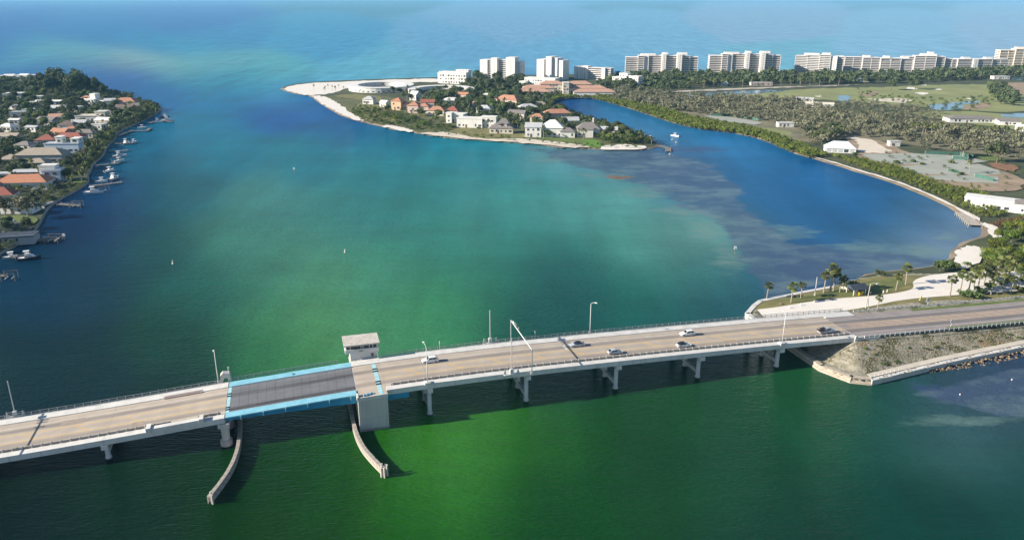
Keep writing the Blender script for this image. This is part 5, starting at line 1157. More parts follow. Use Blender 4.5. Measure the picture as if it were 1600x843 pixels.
condo('low cream balcony terrace in the distance beyond the pink towers', 1524, 106.5, [(-50, -30, 2, 16, 5.2, 'b'), (-30, -6, 0, 16, 5.4, 'b'), (-6, 2, -2, 12, 5.6, 's'), (2, 26, 0, 16, 5.4, 'b'), (26, 54, 2, 16, 5.2, 'b'), (-20, -8, 4, 12, 5.4, 'r'), (16, 28, 4, 12, 5.4, 'r')], 0, 3.2, mat('pinkish_white_render', None))
condo('cream round-cornered tower at the right edge', 1594, 103.8, [(-34, -8, 2, 22, 9.5, 'b'), (-12, 14, -2, 18, 10.4, 'b'), (14, 40, 2, 22, 10, 'b'), (-8, 20, 4, 16, 10.4, 'r')], -8, 3.3, mat('cream_tower', (0.72, 0.65, 0.53), 0.85, 0.05, 0.3))
# --- right bank
t = thing('marquee_tent', 'white peaked marquee tent on the lagoon bank', 'tent', G(1313, 239, ZL), rad(-14))
MB().box(-10.5, 10.5, 0, 11, -.3, 3.3).build('wall', mat('tent_canvas', (0.72, 0.72, 0.70), 0.8, 0.03, 0.3), t)
hip(MB(), -10.5, 10.5, 0, 11, 3.3, 4.6, .5).build('roof', mat('tent_roof', (0.66, 0.72, 0.76), 0.7, 0.03, 0.3), t)
for i in range(5): MB().box(-9.6 + i * 4, -6.6 + i * 4, -.08, .02, .6, 2.7).build('opening', M_win if i in (3,) else R_lgrey, t)
AVOID.append((t.location.x, t.location.y + 5, 1, 0, 12, 8))
def lowhouse(lb, px, py, w, d, rm, rot, st=1.1, wm=M_wht, rk='hip', rh=2.0): house(lb, px, py, [h1(w, d, st, wm, rk, rm, rh)], rot)
house('long low white club building at the right edge', 1590, 333, [(-22, 4, 0, 5, 1, M_wht, 'flat', R_white, .3), (-26, 10, 6, 18, 1.1, M_wht, 'flat', R_white, .3), (-2, 14, 3, 14, 1.3, M_wht, 'hip', R_grey, 2)], -34)
lowhouse('long grey hip-roof house beyond the palm row', 1520, 192, 42, 14, R_grey, -4)
lowhouse('grey gabled house at the right beyond the palm row', 1578, 196, 18, 12, R_grey, -12, rk='gable')
lowhouse('grey low roof shed by the golf course, left', 1252, 160, 24, 10, R_lgrey, -20, rk='gable', rh=1.5)
lowhouse('cream low roof shed by the golf course, right', 1278, 168, 30, 10, mat('cream_roof', None), -22, rk='gable', rh=1.5)
lowhouse('white-roofed snack pavilion by the far road', 1132, 134, 8, 8, R_white, 0, rk='hip', rh=2.5)
lowhouse('little white clubhouse in the grove by the far road', 1190, 134, 28, 7, R_white, 0, wm=M_pink, rk='flat')
lowhouse('small white works shed beside the sandy ground', 1398, 229, 8, 5, R_lgrey, 0, rk='flat')
lowhouse('pale low gatehouse in the woods by the parking', 1228, 199, 14, 6, R_white, 0, rk='flat')
lowhouse('white house at the right edge beyond the trees', 1604, 206, 14, 10, R_white, -20, rk='gable')
lowhouse('white low pavilion before the pink towers', 1345, 128, 22, 8, R_white, 0, rk='flat')
lowhouse('white awning roof on the building ground at far right', 1565, 124, 22, 9, R_white, 0, rk='flat')
# court fences
M_screen = mat('green_windscreen', (0.06, 0.15, 0.12), 0.8, 0.12, 0.4)
def screen(lb, pts, h=3.0):
    t = thing('court_fence', lb, 'fence', G(*pts[0], ZL))
    o = t.location.copy()
    for a, b in zip(pts[:-1], pts[1:]):
        A, Bq = G(*a, ZL) - o, G(*b, ZL) - o; dv = Bq - A; az = math.atan2(dv.y, dv.x)
        MB().box(0, dv.length, -.05, .05, .2, h).build('screen', M_screen, t, A, az); MB().tube(A, A + Vector((0, 0, h + .3)), .08).build('post', M_galv, t)
screen('green windscreen fence behind the upper clay courts', [(1445, 241), (1500, 243), (1520, 247)], 2.4)
screen('green windscreen fence around the shelter of the upper courts', [(1488, 249), (1512, 251), (1514, 243)], 2.6)
screen('green windscreen fence at the lower right court', [(1522, 277), (1552, 284)], 2.6)
screen('green windscreen beside the hedge in the middle of the courts', [(1480, 268), (1498, 271)], 2)
screen('pale green windscreen of the far lagoon court', [(1110, 181), (1150, 182), (1185, 189)], 2.2)
# wooden pier, picnic shelter etc.
t = thing('wooden_pier', 'short weathered timber pier at the right end of the lagoon beach', 'pier', G(1508, 333, .9)); o = t.location.copy()
a, b = G(1503, 333, 1.2) - o, G(1524, 352, 1.2) - o; dv = b - a; az = math.atan2(dv.y, dv.x); L = dv.length; mt = mat('weathered_timber', None)
for k in range(int(L / .5)): MB().box(k * .5 + .02, k * .5 + .48, -3.2, 3.2, 0, .12).build('plank', mt, t, a, az)
for k in range(9):
    for y in (-3.2, 3.2): p = Vector((k * L / 8, y, 0)); MB().tube((0, 0, -3), (0, 0, 1.0), .15).build('pile', mt, t, a + Matrix.Rotation(az, 3, 'Z') @ p)
ORD = 'first second third fourth fifth sixth seventh eighth ninth tenth eleventh twelfth thirteenth fourteenth fifteenth sixteenth seventeenth eighteenth nineteenth twentieth twenty-first twenty-second twenty-third twenty-fourth twenty-fifth twenty-sixth'.split()
# ------------------------------------------------------------------ boats and docks
M_hull = mat('boat_hull', (0.72, 0.72, 0.72), 0.3, 0.04, 0.6)
M_dock = mat('dock_timber', (0.23, 0.21, 0.19), 0.9, 0.18, 1.0)
M_dockd = mat('dark_dock_timber', (0.17, 0.155, 0.14), 0.9, 0.2, 1.0)
M_blackhull = mat('dark_hull', (0.03, 0.035, 0.05), 0.35, 0.1, 1)
def boat(label, px, py, L, rot, kind='console', z=0.0, hull=M_hull, group=None):
    t = thing('motor_boat', label, 'boat', G(px, py, z), rad(rot), group); h = L / 2; w = L * .16
    P = [(-h, -w), (-h * .2, -w * 1.05), (h * .45, -w * .8), (h, 0), (h * .45, w * .8), (-h * .2, w * 1.05), (-h, w)]
    V = [(x, y, .95 + .35 * max(0, x / h)) for x, y in P] + [(x * .93 - .1, y * .72, -.25) for x, y in P]; n = len(P)
    MB().add(V, [tuple(range(n, 2 * n))[::-1]] + [(i, n + i, n + (i + 1) % n, (i + 1) % n) for i in range(n)]).build('hull', hull, t)
    V2 = [(x * .93, y * .86, .72 + .3 * max(0, x / h)) for x, y in P]; MB().add(V2, [tuple(range(n))]).build('deck', M_hull, t)
    if kind == 'console':
        MB().box(-.5, .6, -.5, .5, .7, 1.9).build('console', M_hull, t)
        MB().box(-1.3, 1.1, -.95, .95, 2.75, 2.87).build('t_top', M_hull, t)
        for x in (-.9, .8):
            for y in (-.7, .7): MB().tube((x, y, .7), (x, y, 2.8), .05, n=5).build('post', M_galv, t)
    else:
        MB().extr([(-h * .35, .7), (h * .5, .9), (h * .3, 1.7), (-h * .3, 1.9)], -w * .75, w * .75).build('cabin', M_hull, t)
        MB().extr([(-h * .3, 1.25), (h * .38, 1.3), (h * .3, 1.55), (-h * .28, 1.65)], -w * .77, w * .77).build('cabin_window', M_win, t)
        MB().extr([(-h * .3, 2.0), (h * .12, 1.95), (h * .05, 2.6), (-h * .26, 2.7)], -w * .6, w * .6).build('flybridge', M_hull, t)
        MB().box(-h * .4, h * .1, -w * .7, w * .7, 3.6, 3.7).build('hard_top', M_hull, t)
        for x in (-h * .3, h * .05): MB().tube((x, 0, 2.4), (x, 0, 3.6), .07, n=5).build('post', M_galv, t)
    MB().box(-h - .45, -h + .05, -.3, .3, .2, 1.35).build('outboard', M_blackhull, t)
    return t
def dock(label, pts, w=1.8, piles=True, roof=None, z=1.0):
    t = thing('dock', label, 'dock', G(*pts[0], z)); o = t.location.copy()
    for a, b in zip(pts[:-1], pts[1:]):
        A, Bq = G(*a, z) - o, G(*b, z) - o; dv = Bq - A; az = math.atan2(dv.y, dv.x); L = dv.length; k = max(1, int(L / 1.0))
        for i in range(k): MB().box(i * L / k + .02, (i + 1) * L / k - .02, -w / 2, w / 2, -.12, .02 * (i % 2)).build('plank', M_dock, t, A, az)
        m = max(1, int(L / 4))
        for i in range(m + 1):
            for s_ in (-1, 1):
                q = A + dv * (i / m) + Vector((-math.sin(az), math.cos(az), 0)) * (s_ * w / 2)
                MB().tube(q + Vector((0, 0, -4)), q + Vector((0, 0, .9)), .14, n=6).build('pile', M_dock, t)
    return t
def lift(label, px, py, rot, w=4.0, L=6.5):
    t = thing('boat_lift', label, 'boat lift', G(px, py, 0), rad(rot), 'boat lifts along the left seawall')
    for x in (-L / 2, L / 2):
        for y in (-w / 2, w / 2): MB().tube((x, y, -4), (x, y, 3.4), .16, n=6).build('pile', M_dock, t)
    for y in (-w / 2, w / 2): MB().box(-L / 2, L / 2, y - .12, y + .12, 3.1, 3.4).build('beam', M_dockd, t)
    for x in (-L / 4, L / 4): MB().box(x - .1, x + .1, -w / 2, w / 2, .9, 1.1).build('cradle', M_galv, t)
    return t
dock('timber dock at the bottom left with a boat beside it', [(22, 402), (46, 396)], 2.6); boat('boat with pale canopy moored at the bottom left dock', 46, 404, 9.5, 20, 'cabin', .3, M_blackhull)
boat('open boat by the seawall, lower left', 18, 403, 7, 22, 'console', 0.1, M_greyw)
dock('narrow dock at the left edge under a boat lift', [(-20, 431), (10, 430)], 1.8); lift('white boat lift at the left edge', 16, 437, 12, 4, 5)
dock('square timber dock beside a white piling', [(58, 374), (76, 373), (90, 373)], 5.0); lift('boat lift with dark pilings on the square timber dock', 84, 378, 5, 5, 6)
dock('dock with white pilings below the paved terrace', [(92, 318), (112, 320), (124, 320)], 3.0); lift('white pilings at the dock below the paved terrace', 120, 324, 3, 4, 6)
dock('long dock along the small lawn', [(140, 290), (160, 288), (190, 284)], 2.6); lift('boat lift right of the small lawn', 158, 300, 8, 5, 8)
boat('white cruiser with flybridge at the lawn dock', 147, 301, 11, 10, 'cabin', 0.2)
boat('white motor cruiser at the end of the lawn dock', 178, 279, 10, 80, 'cabin', .6); boat('white open boat above the lawn dock', 171, 267, 8, 70, 'console', .8); boat('white runabout against the lawn dock', 159, 284, 7.5, 10, 'console', .3)
dock('dock behind the tiled terrace', [(150, 258), (170, 256), (186, 254)], 2.2); boat('small white boat in the lift north of the lawn', 186, 252, 8.5, 60, 'console', .9); lift('boat lift north of the lawn', 186, 254, 60, 4.5, 8)
dock('thin dock among the moorings', [(168, 236), (186, 236), (200, 234)], 2.0); boat('white cruiser among the middle moorings', 187, 244, 10, 30, 'cabin', .3)
dock('dock beside the bright lawn', [(180, 224), (198, 224), (212, 222)], 2.0); boat('white boat beside the bright lawn, left one', 197, 224, 9, 80, 'cabin', .4); boat('white boat beside the bright lawn, right one', 209, 223, 8, 80, 'console', .6)
dock('long curving dock before the point', [(184, 212), (206, 204), (230, 204), (234, 200)], 2.4); boat('pale boat under the curving dock', 222, 200, 8, 15, 'console', .3)
dock('dock at the peninsula point', [(232, 192), (250, 188), (268, 190)], 3.0); boat('big white cruiser at the peninsula point', 262, 188, 12, 15, 'cabin', .5); boat('white boat at the root of the point dock', 247, 191, 9, 20, 'cabin', .3); boat('dark boat beyond the point dock', 258, 183, 8, 10, 'console', .2, M_blackhull)
# spit docks and boats
for lb, pts in (('stone landing on the spit beach, left', [(672, 211), (684, 212)]), ('white landing stage before the dormer house', [(724, 217), (744, 217)]), ('wooden landing before the grand villa', [(866, 229), (880, 231)]), ('timber pier off the spit tip', [(1030, 227), (1044, 231), (1044, 236)])):
    dock(lb, pts, 4.0)
for k, (x, y) in enumerate(((975, 203), (985, 206), (996, 211), (1004, 213), (1010, 217))):
    lift('boat lift pilings on the lagoon side of the spit, ' + ('first', 'second', 'third', 'fourth', 'fifth')[k] + ' from the villas', x, y, 30, 4, 6)
boat('white cabin boat at the spit tip', 1016, 219, 11, 10, 'cabin', .6)
boat('white centre-console boat anchored in the lagoon', 1055, 213, 9, -60, 'console', 0)
for k in range(8):
    x = 829 + k * 4.6; boat(('first', 'second', 'third', 'fourth', 'fifth', 'sixth', 'seventh', 'eighth')[k] + ' moored white boat from the left at the lagoon head marina', x, 157.6 + (k % 3) * .9, 9, 60 + 20 * (k % 3), ('cabin', 'console')[k % 2], 0, group='boats at the lagoon head marina')
# navigation marks
def marker(lb, px, py, h, head='ball', col=None):
    t = thing('channel_marker' if head != 'ball' else 'buoy', lb, 'channel marker' if head != 'ball' else 'buoy', G(px, py, 0))
    m = mat('buoy_white', (0.75, 0.75, 0.73), 0.6, 0.05, 2)
    if head == 'ball':
        MB().tube((0, 0, -.3), (0, 0, .25), .45, .45, 12).build('float', m, t); MB().tube((0, 0, .2), (0, 0, h), .32, .12, 10).build('body', m, t); MB().tube((0, 0, h * .45), (0, 0, h * .6), .29, .26, 10).build('band', mat('buoy_orange', (0.6, 0.2, 0.05), .6, .05, 2), t)
    else:
        MB().tube((0, 0, -4), (0, 0, h), .17, .14, 8).build('pile', M_dock, t); MB().box(-.6, .6, -.06, .06, h - 1.0, h + .3).build('board', m, t); MB().tube((0, 0, h), (0, 0, h + .5), .12, .1, 8).build('lamp', m, t)
    return t
marker('white buoy off the left bank', 270, 412, 1.7); marker('small white buoy in the middle of the channel', 539, 394, 1.5)
marker('channel marker pile near the seagrass edge', 1148, 397, 3.4, 'board'); marker('thin channel marker in the upper channel', 460, 270, 3.2, 'board')
marker('white piling off the square timber dock', 101, 374, 2.6, 'board'); marker('tiny white buoy off the right seawall', 1581, 593, .8).scale = (.5, .5, .5); marker('tiny white float in the bottom right shallows', 1500, 616, .7).scale = (.5, .5, .5)
marker('first marker pile off the spit tip', 1050, 223, 3, 'board'); marker('second marker pile off the spit tip', 1056, 228, 3.2, 'board'); marker('outer marker pile off the spit tip', 1046, 245, 2.4, 'board')
mt2 = thing('mudbank', 'small brown oyster bar in the shallows off the spit', 'mudbank', G(967, 277, 0))
mb = MB(); V = [(0, 0, .35)]; N_ = 28
for i in range(N_): a = 6.283 * i / N_; k = 1 + .25 * math.sin(3 * a + 1) + .15 * math.sin(7 * a); V.append((math.cos(a) * 11 * k, math.sin(a) * 7 * k, -.12))
mb.add(V, [(0, i + 1, (i + 1) % N_ + 1) for i in range(N_)]).build('bank', mat('oyster_mud', (0.17, 0.12, 0.09), .9, .2, .5, bump=.5), mt2)
# ------------------------------------------------------------------ furniture on the palm spit
def P2(px, py): return G(px, py, 2.15)
t = thing('utility_pole', 'tall leaning lamp pole by the guard rail on the causeway', 'lamp pole', P2(1352, 484), BANG)
MB().tube((0, 0, -.3), (0.5, 0, 10.2), .2, .13, 8).build('pole', mat('wood_pole', (0.50, 0.45, 0.38), .9, .1, 2), t); MB().path([(.5, 0, 10.0), (1.4, -.4, 10.4), (2.4, -.8, 10.3)], .06).build('arm', M_galv, t); MB().box(2.2, 3.1, -1.1, -.7, 10.1, 10.4).build('lamp_head', mat('lamp_white', None), t); MB().tube((.15, 0, 5.5), (1.7, .2, -.2), .09).build('stay_pole', M_galv, t)
t = thing('flag_pole', 'thin pale pole among the palms on the spit', 'pole', P2(1273, 461)); MB().tube((0, 0, -.2), (0, 0, 7.4), .13, .1, 8).build('pole', mat('gate_arm_white', None), t); MB().box(-.3, .3, -.3, .3, -.2, .3).build('base', M_conc, t)
t = thing('picnic_shelter', 'small dark-roofed picnic shelter among the palms', 'shelter', P2(1337, 458), BANG)
for x in (-2.6, 2.6):
    for y in (-2, 2): MB().box(x - .12, x + .12, y - .12, y + .12, 0, 2.6).build('post', M_wht, t)
gable(MB(), -3, 3, -2.4, 2.4, 2.6, 1.4).build('roof', mat('slate_roof', None), t); MB().box(-1, 1, -.4, .4, .65, .75).build('table_top', M_dock, t); MB().box(-.15, .15, -.15, .15, 0, .65).build('table_leg', M_dock, t)
t = thing('sand_pile', 'low pale mound beside the picnic shelter', 'mound', P2(1330, 450))
mb = MB(); V = [(0, 0, 1.6)]
for i in range(16): a = 6.283 * i / 16; V.append((math.cos(a) * 4 * (1 + .2 * math.sin(3 * a)), math.sin(a) * 2.6, -.1))
mb.add(V, [(0, i + 1, (i + 1) % 16 + 1) for i in range(16)]).build('mound', M_sand, t)
for x, y, lb in ((1342, 461, 'left yellow bin by the picnic shelter'), (1347, 460, 'right yellow bin by the picnic shelter')):
    t = thing('yellow_bin', lb, 'bin', P2(x, y)); MB().tube((0, 0, 0), (0, 0, 1.3), .38, .42, 10).build('body', mat('yellow_plastic', (0.62, 0.45, 0.03), .5, .05, 2), t); MB().tube((0, 0, 1.3), (0, 0, 1.5), .44, .3, 10).build('lid', mat('yellow_plastic', None), t)
t = thing('yellow_marker', 'yellow hazard marker on the grass by the road', 'marker', P2(1438, 468), BANG); MB().extr([(-.3, 0), (.3, 0), (.5, 1.6), (.2, 1.6)], -.1, .1).build('board', mat('yellow_plastic', None), t); MB().box(-.4, .4, -.3, .3, -.1, .1).build('foot', M_conc, t)
t = thing('road_sign', 'pale sign board beside the yellow hazard marker', 'sign', P2(1449, 475), BANG); MB().tube((0, 0, -.2), (0, 0, 2.4), .06).build('post', M_galv, t); MB().box(-.6, .6, -.05, .05, 1.2, 2.6).build('board', M_galv, t)
t = thing('road_sign', 'round white sign back on the embankment guard rail', 'sign', B(*SN(1485, 512, 5.6), 5.6), BANG); MB().tube((0, 0, -.2), (0, 0, 2.4), .06).build('post', M_galv, t); MB().tube((0, -.04, 2.4), (0, .04, 2.4), .5, .5, 14).build('disc', M_wht, t)
for x, y, lb in ((1233, 481, 'first'), (1251, 477, 'second'), (1272, 472, 'third'), (1360, 459, 'fourth'), (1380, 457, 'fifth'), (1386, 456, 'sixth')):
    t = thing('bollard', lb + ' pale bollard from the left along the sandy track', 'bollard', P2(x, y), 0, 'bollards along the sandy track'); MB().tube((0, 0, -.1), (0, 0, .9), .2, .17, 8).build('post', M_wht, t); MB().tube((0, 0, .9), (0, 0, 1.0), .17, .08, 8).build('cap', M_wht, t)
t = thing('boulder', 'pale boulder at the edge of the sandy track', 'boulder', P2(1220, 475)); t2 = link('stone', rocks[2], t, (0, 0, .2)); t2.scale = (1.6, 1.1, 1)
# ------------------------------------------------------------------ trees: singled out ones
PALMS = [(1198, 466, 1.0, 'lone fan palm nearest the spit tip'), (1236, 472, 1.25, 'leaning fan palm, second from the spit tip'), (1251, 465, 1.0, 'shorter fan palm behind the leaning one'), (1287, 457, 1.35, 'left palm of the tall pair beside the pale pole'), (1297, 456, 1.75, 'tallest palm on the spit'), (1302, 454, 1.4, 'dark palm just right of the tallest palm'), (1312, 456, .9, 'short palm left of the picnic shelter'), (1318, 453, .9, 'short palm touching the picnic shelter'), (1400, 453, 1.1, 'left palm of the pair where the track bends'), (1415, 444, 1.3, 'right palm of the pair where the track bends'), (1371, 483, .9, 'small dark palm beside the leaning lamp pole')]
for x, y, s_, lb in PALMS: tree('fanpalm', P2(x, y), s_, lb, 'palms on the spit')
for x, y, s_, lb in ((1330, 450, 1.6, 'round green bush behind the picnic shelter'), (1375, 430, 1.2, 'low bush at the water edge left of the palm pair'), (1352, 486, .6, 'small bush at the foot of the lamp pole'), (1469, 421, 1.7, 'left bush of the thicket on the beach'), (1477, 419, 1.9, 'middle bush of the thicket on the beach'), (1487, 419, 1.7, 'right bush of the thicket on the beach'), (1511, 416, 1.1, 'lone shrub on the beach right of the thicket')): tree('bush', P2(x, y), s_, lb)
R2 = random.Random(5)
for k, (x, y) in enumerate([(1484, 462), (1500, 455), (1512, 461), (1521, 448), (1527, 455), (1537, 445), (1548, 460), (1552, 447), (1556, 436), (1566, 452), (1574, 441), (1580, 457), (1590, 446), (1597, 436), (1541, 432), (1570, 430), (1530, 436), (1600, 455), (1585, 425), (1560, 420)]):
    tree('fanpalm', P2(x, y), R2.uniform(1.0, 1.45), 'fan palm in the grove between road and beach at the right', 'palm grove at the right')
for k, (x, y) in enumerate([(1560, 400), (1575, 392), (1590, 405), (1600, 388), (1550, 410), (1570, 412), (1585, 415), (1600, 415), (1545, 396), (1565, 378), (1580, 372), (1595, 368), (1560, 366), (1575, 358), (1592, 352), (1605, 360), (1540, 403), (1555, 388), (1612, 378), (1612, 400), (1612, 345)]):
    tree('nearoak', G(x, y + 6, 1.2), R2.uniform(.8, 1.2), 'bright green bushy tree of the thicket at the right edge', 'thicket at the right edge')
for k, (x, y) in enumerate([(1530, 458), (1545, 452), (1505, 463), (1566, 446), (1590, 455), (1575, 440), (1550, 436), (1600, 442), (1520, 466)]):
    tree('bush', P2(x, y), R2.uniform(1.2, 1.9), 'dark shrub under the palm grove at the right', 'shrubs under the palm grove')
# ------------------------------------------------------------------ trees: left peninsula
tree('greytree', G(44, 340, ZL), 1.5, 'big spreading grey-branched tree on the near left lawn'); tree('greytree', G(8, 336, ZL), 1.2, 'olive tree at the left edge by the lawn')
tree('oak', G(138, 262, ZL), .9, 'round tree at the dock corner'); tree('palm', G(128, 262, ZL), 1.1, 'palm clump left of the dock corner, first'); tree('palm', G(133, 258, ZL), 1.2, 'palm clump left of the dock corner, second')
PB = [(70, 150), (80, 152), (92, 150), (104, 150), (112, 152), (120, 152), (128, 150), (136, 148), (98, 147), (110, 146), (122, 146), (84, 146)]
for x, y in PB: tree('pine', G(x, y, ZL), R2.uniform(1.45, 1.9), 'tall dark pine of the stand behind the white villa', 'pine stand on the peninsula')
for x, y in [(60, 139), (66, 138), (74, 138), (150, 143), (157, 147), (163, 152), (52, 138)]: tree('pine', G(x, y, ZL), R2.uniform(.95, 1.25), 'smaller pine at the edge of the pine stand', 'outer pines on the peninsula')
gl = 'left peninsula greenery'
LB = {'oak': 'green broadleaf tree among the peninsula houses', 'darktree': 'green broadleaf tree among the peninsula houses', 'greytree': 'greyish thin tree among the peninsula houses', 'palm': 'slender palm among the peninsula houses', 'bush': 'garden shrub among the peninsula houses'}
scatter([(-60, 128), (150, 131), (172, 145), (176, 158), (150, 200), (110, 215), (70, 225), (-60, 240)], 112, ['oak', 'darktree', 'darktree', 'oak', 'greytree'], .95, 1.5, LB, gl, mind=9)
scatter([(150, 165), (250, 170), (240, 180), (200, 195), (175, 212), (165, 226), (120, 226), (120, 205)], 40, ['oak', 'darktree', 'palm', 'palm'], .8, 1.2, LB, gl, mind=7)
scatter([(-50, 225), (70, 225), (160, 228), (155, 245), (140, 262), (132, 285), (95, 312), (70, 325), (-50, 345)], 64, ['oak', 'darktree', 'palm', 'bush', 'greytree'], .7, 1.1, LB, gl, mind=6)
scatter([(-30, 350), (45, 352), (50, 366), (25, 384), (-30, 405)], 14, ['oak', 'bush', 'darktree', 'bush'], .5, .85, LB, gl, mind=5)
for x, y, lb in ((223, 175, 'palm left of the pair at the very point'), (237, 176, 'taller palm at the very point'), (244, 178, 'outermost palm of the point'), (230, 172, 'palm behind the point docks')): tree('palm', G(x, y, ZL), 1.25, lb)
mass('garden_thicket', 'dark green garden thicket filling the peninsula between its houses', 'thicket', [(-80, 127), (60, 127), (140, 132), (170, 141), (200, 152), (232, 161), (248, 170), (228, 184), (200, 195), (178, 210), (165, 224), (140, 236), (80, 232), (-80, 250)], 620, 'mass_dark', .75, 1.45, 6.5, nleaf=130, size=.75, clear=3.2)
mass('near_thicket', 'dark shrubbery between the near left houses and the seawall', 'thicket', [(-60, 250), (80, 232), (140, 236), (160, 243), (146, 255), (138, 274), (112, 276), (112, 298), (92, 311), (72, 320), (60, 332), (-60, 336)], 260, 'mass_dark', .4, .95, 4.5, nleaf=190, size=.5, clear=1.5)
mass('corner_thicket', 'low dark shrubs behind the bottom left seawall', 'thicket', [(-40, 352), (40, 352), (52, 356), (44, 368), (20, 384), (-40, 408)], 60, 'mass_dark', .3, .6, 3.5, nleaf=190, size=.45, clear=1.0)
# ------------------------------------------------------------------ trees: spit
mass('villa_grove', 'dark green grove filling the spit behind its villas', 'grove', [(655, 160), (700, 148), (735, 128), (820, 126), (830, 142), (852, 152), (860, 166), (905, 184), (935, 194), (960, 206), (900, 208), (820, 200), (760, 190), (700, 176)], 330, 'mass_dark', .9, 1.5, 7, nleaf=150, size=.75, clear=3.0)
mass('tip_grove', 'low green grove on the tip of the spit', 'grove', [(925, 196), (950, 198), (985, 209), (1016, 222), (1005, 226), (945, 224), (930, 214)], 90, 'mass_green', .7, 1.1, 5, nleaf=150, size=.6)
mass('shore_scrub', 'olive scrub on the spit behind the curved beach', 'scrub', [(545, 176), (556, 164), (600, 170), (660, 188), (715, 200), (690, 207), (640, 199), (600, 194), (570, 187)], 150, 'mass_green', .35, .75, 4, nleaf=120, size=.5)
SL = {'oak': 'green tree among the spit villas', 'darktree': 'green tree among the spit villas', 'palm': 'slender palm among the spit villas', 'bush': 'clipped shrub on the spit shore', 'shrub': 'clipped shrub on the spit shore', 'greytree': 'greyish tree among the spit villas'}
gs = 'spit greenery'
scatter([(660, 158), (740, 140), (820, 140), (850, 158), (860, 168), (900, 184), (900, 196), (830, 190), (760, 182), (700, 172)], 80, ['oak', 'darktree', 'darktree', 'palm', 'oak'], 1.0, 1.5, SL, gs, mind=8)
scatter([(735, 122), (820, 124), (812, 140), (745, 142), (722, 134)], 20, ['darktree'], 1.2, 1.7, SL, gs, mind=9)
scatter([(600, 176), (760, 196), (830, 208), (900, 212), (935, 214), (990, 222), (960, 200), (880, 190), (770, 184), (640, 182)], 42, ['oak', 'palm', 'bush', 'darktree'], .8, 1.2, SL, gs, mind=7)
scatter([(940, 200), (1000, 218), (1020, 226), (950, 224), (925, 214)], 26, ['palm', 'oak', 'palm'], .8, 1.1, SL, gs, mind=6)
scatter([(545, 178), (570, 168), (610, 178), (660, 190), (720, 202), (690, 208), (640, 200), (590, 194)], 60, ['bush', 'shrub', 'bush'], .9, 1.7, SL, gs, mind=4)
scatter([(480, 140), (545, 136), (560, 144), (520, 148)], 9, ['palm'], .6, .8, {'palm': 'beach palm left of the circular club'}, 'beach palms', mind=9)
scatter([(610, 146), (740, 150), (700, 158), (640, 160)], 22, ['palm', 'darktree'], .8, 1.1, SL, gs, mind=8)
mass('shore_hedge', 'dark shrubs crowding the left seawall behind the docks', 'hedge', [(250, 171), (248, 177), (229, 188), (205, 198.5), (180, 210), (178, 219), (165, 230), (159, 245), (145, 257), (140, 265), (132, 264), (138, 250), (150, 238), (158, 222), (170, 206), (200, 190), (230, 176)], 150, 'mass_dark', .45, .95, 3.5, nleaf=150, size=.5)
mass('seawall_hedge', 'low shrubs along the near left seawall', 'hedge', [(136, 288), (115, 301), (89, 315), (84, 312), (108, 297), (128, 287)], 26, 'mass_green', .25, .5, 3, nleaf=150, size=.4)
mass('point_palms', 'thick green growth at the very point behind the docks', 'thicket', [(206, 160), (230, 163), (249, 170), (240, 178), (215, 184), (205, 172)], 60, 'mass_green', .6, 1.1, 4, nleaf=150, size=.6, clear=1)
mass('spit_shore_bushes', 'green bushes dotted along the spit shoreline', 'bushes', [(566, 189), (650, 205), (742, 216.5), (832, 222.5), (912, 231), (1000, 233), (1000, 229), (912, 226), (832, 218), (742, 212), (650, 200), (570, 185)], 70, 'mass_green', .3, .75, 6, nleaf=140, size=.5)
# rocks along the spit shore
rv = []; rf = []
ico = bmesh.new(); bmesh.ops.create_icosphere(ico, subdivisions=1, radius=.5); iv = [v.co.copy() for v in ico.verts]; ico.verts.index_update(); ifc = [[v.index for v in f.verts] for f in ico.faces]; ico.free()
shore = [G(x, y, 0) for x, y in spit_front[5:]]
for a, b in zip(shore[:-1], shore[1:]):
    for k in range(int((b - a).length / .8)):
        if R2.random() < .35 + .3 * math.sin(a.x * .3): continue
        q = a.lerp(b, R2.random()); q = q + Vector((R2.uniform(-1.5, 1.5), R2.uniform(-3.4, -.6), R2.uniform(-.1, .35))); sc_ = R2.uniform(.6, 1.7); o_ = len(rv)
        rv += [(q.x + v.x * sc_ * R2.uniform(.8, 1.2), q.y + v.y * sc_, q.z + v.z * sc_ * .7) for v in iv]; rf += [tuple(i + o_ for i in f) for f in ifc]
o = MB().add(rv, rf).build('shore_rocks', mat('shore_rock', (0.20, 0.15, 0.11), 0.9, 0.3, 0.3, col2=(0.07, 0.055, 0.045))); tag(o, 'brown rocks scattered along the spit waterline', 'rocks', kind='stuff')
# ------------------------------------------------------------------ woods and mangrove that read as masses
mass('far_woodland', 'dark tree belt in front of the balcony towers', 'woodland', [(950, 126), (1000, 120), (1100, 119), (1240, 118), (1340, 119), (1400, 118), (1500, 114), (1640, 110), (1640, 120), (1500, 126), (1400, 131), (1250, 132), (1200, 131), (1100, 136), (1050, 142), (960, 142), (930, 138)], 420, 'mass_dark', .9, 2.3, 9, nleaf=150, size=.85)
mass('scrub_woodland', 'grey-green scrub wood beyond the lagoon mangroves', 'woodland', [(930, 148), (985, 142), (1060, 150), (1120, 153), (1250, 158), (1300, 176), (1290, 200), (1240, 198), (1190, 190), (1100, 180), (1050, 174), (1000, 166), (950, 156)], 400, 'mass_grey', .65, 1.6, 5.5, nleaf=140, size=.65)
mass('woodland', 'broad belt of mixed trees between the courts and the palm row', 'woodland', [(1245, 196), (1290, 176), (1400, 190), (1500, 205), (1640, 222), (1640, 250), (1560, 248), (1545, 238), (1440, 234), (1420, 222), (1330, 212), (1290, 226), (1262, 226)], 225, 'mass_grey', .65, 1.75, 6, nleaf=170, size=.6)
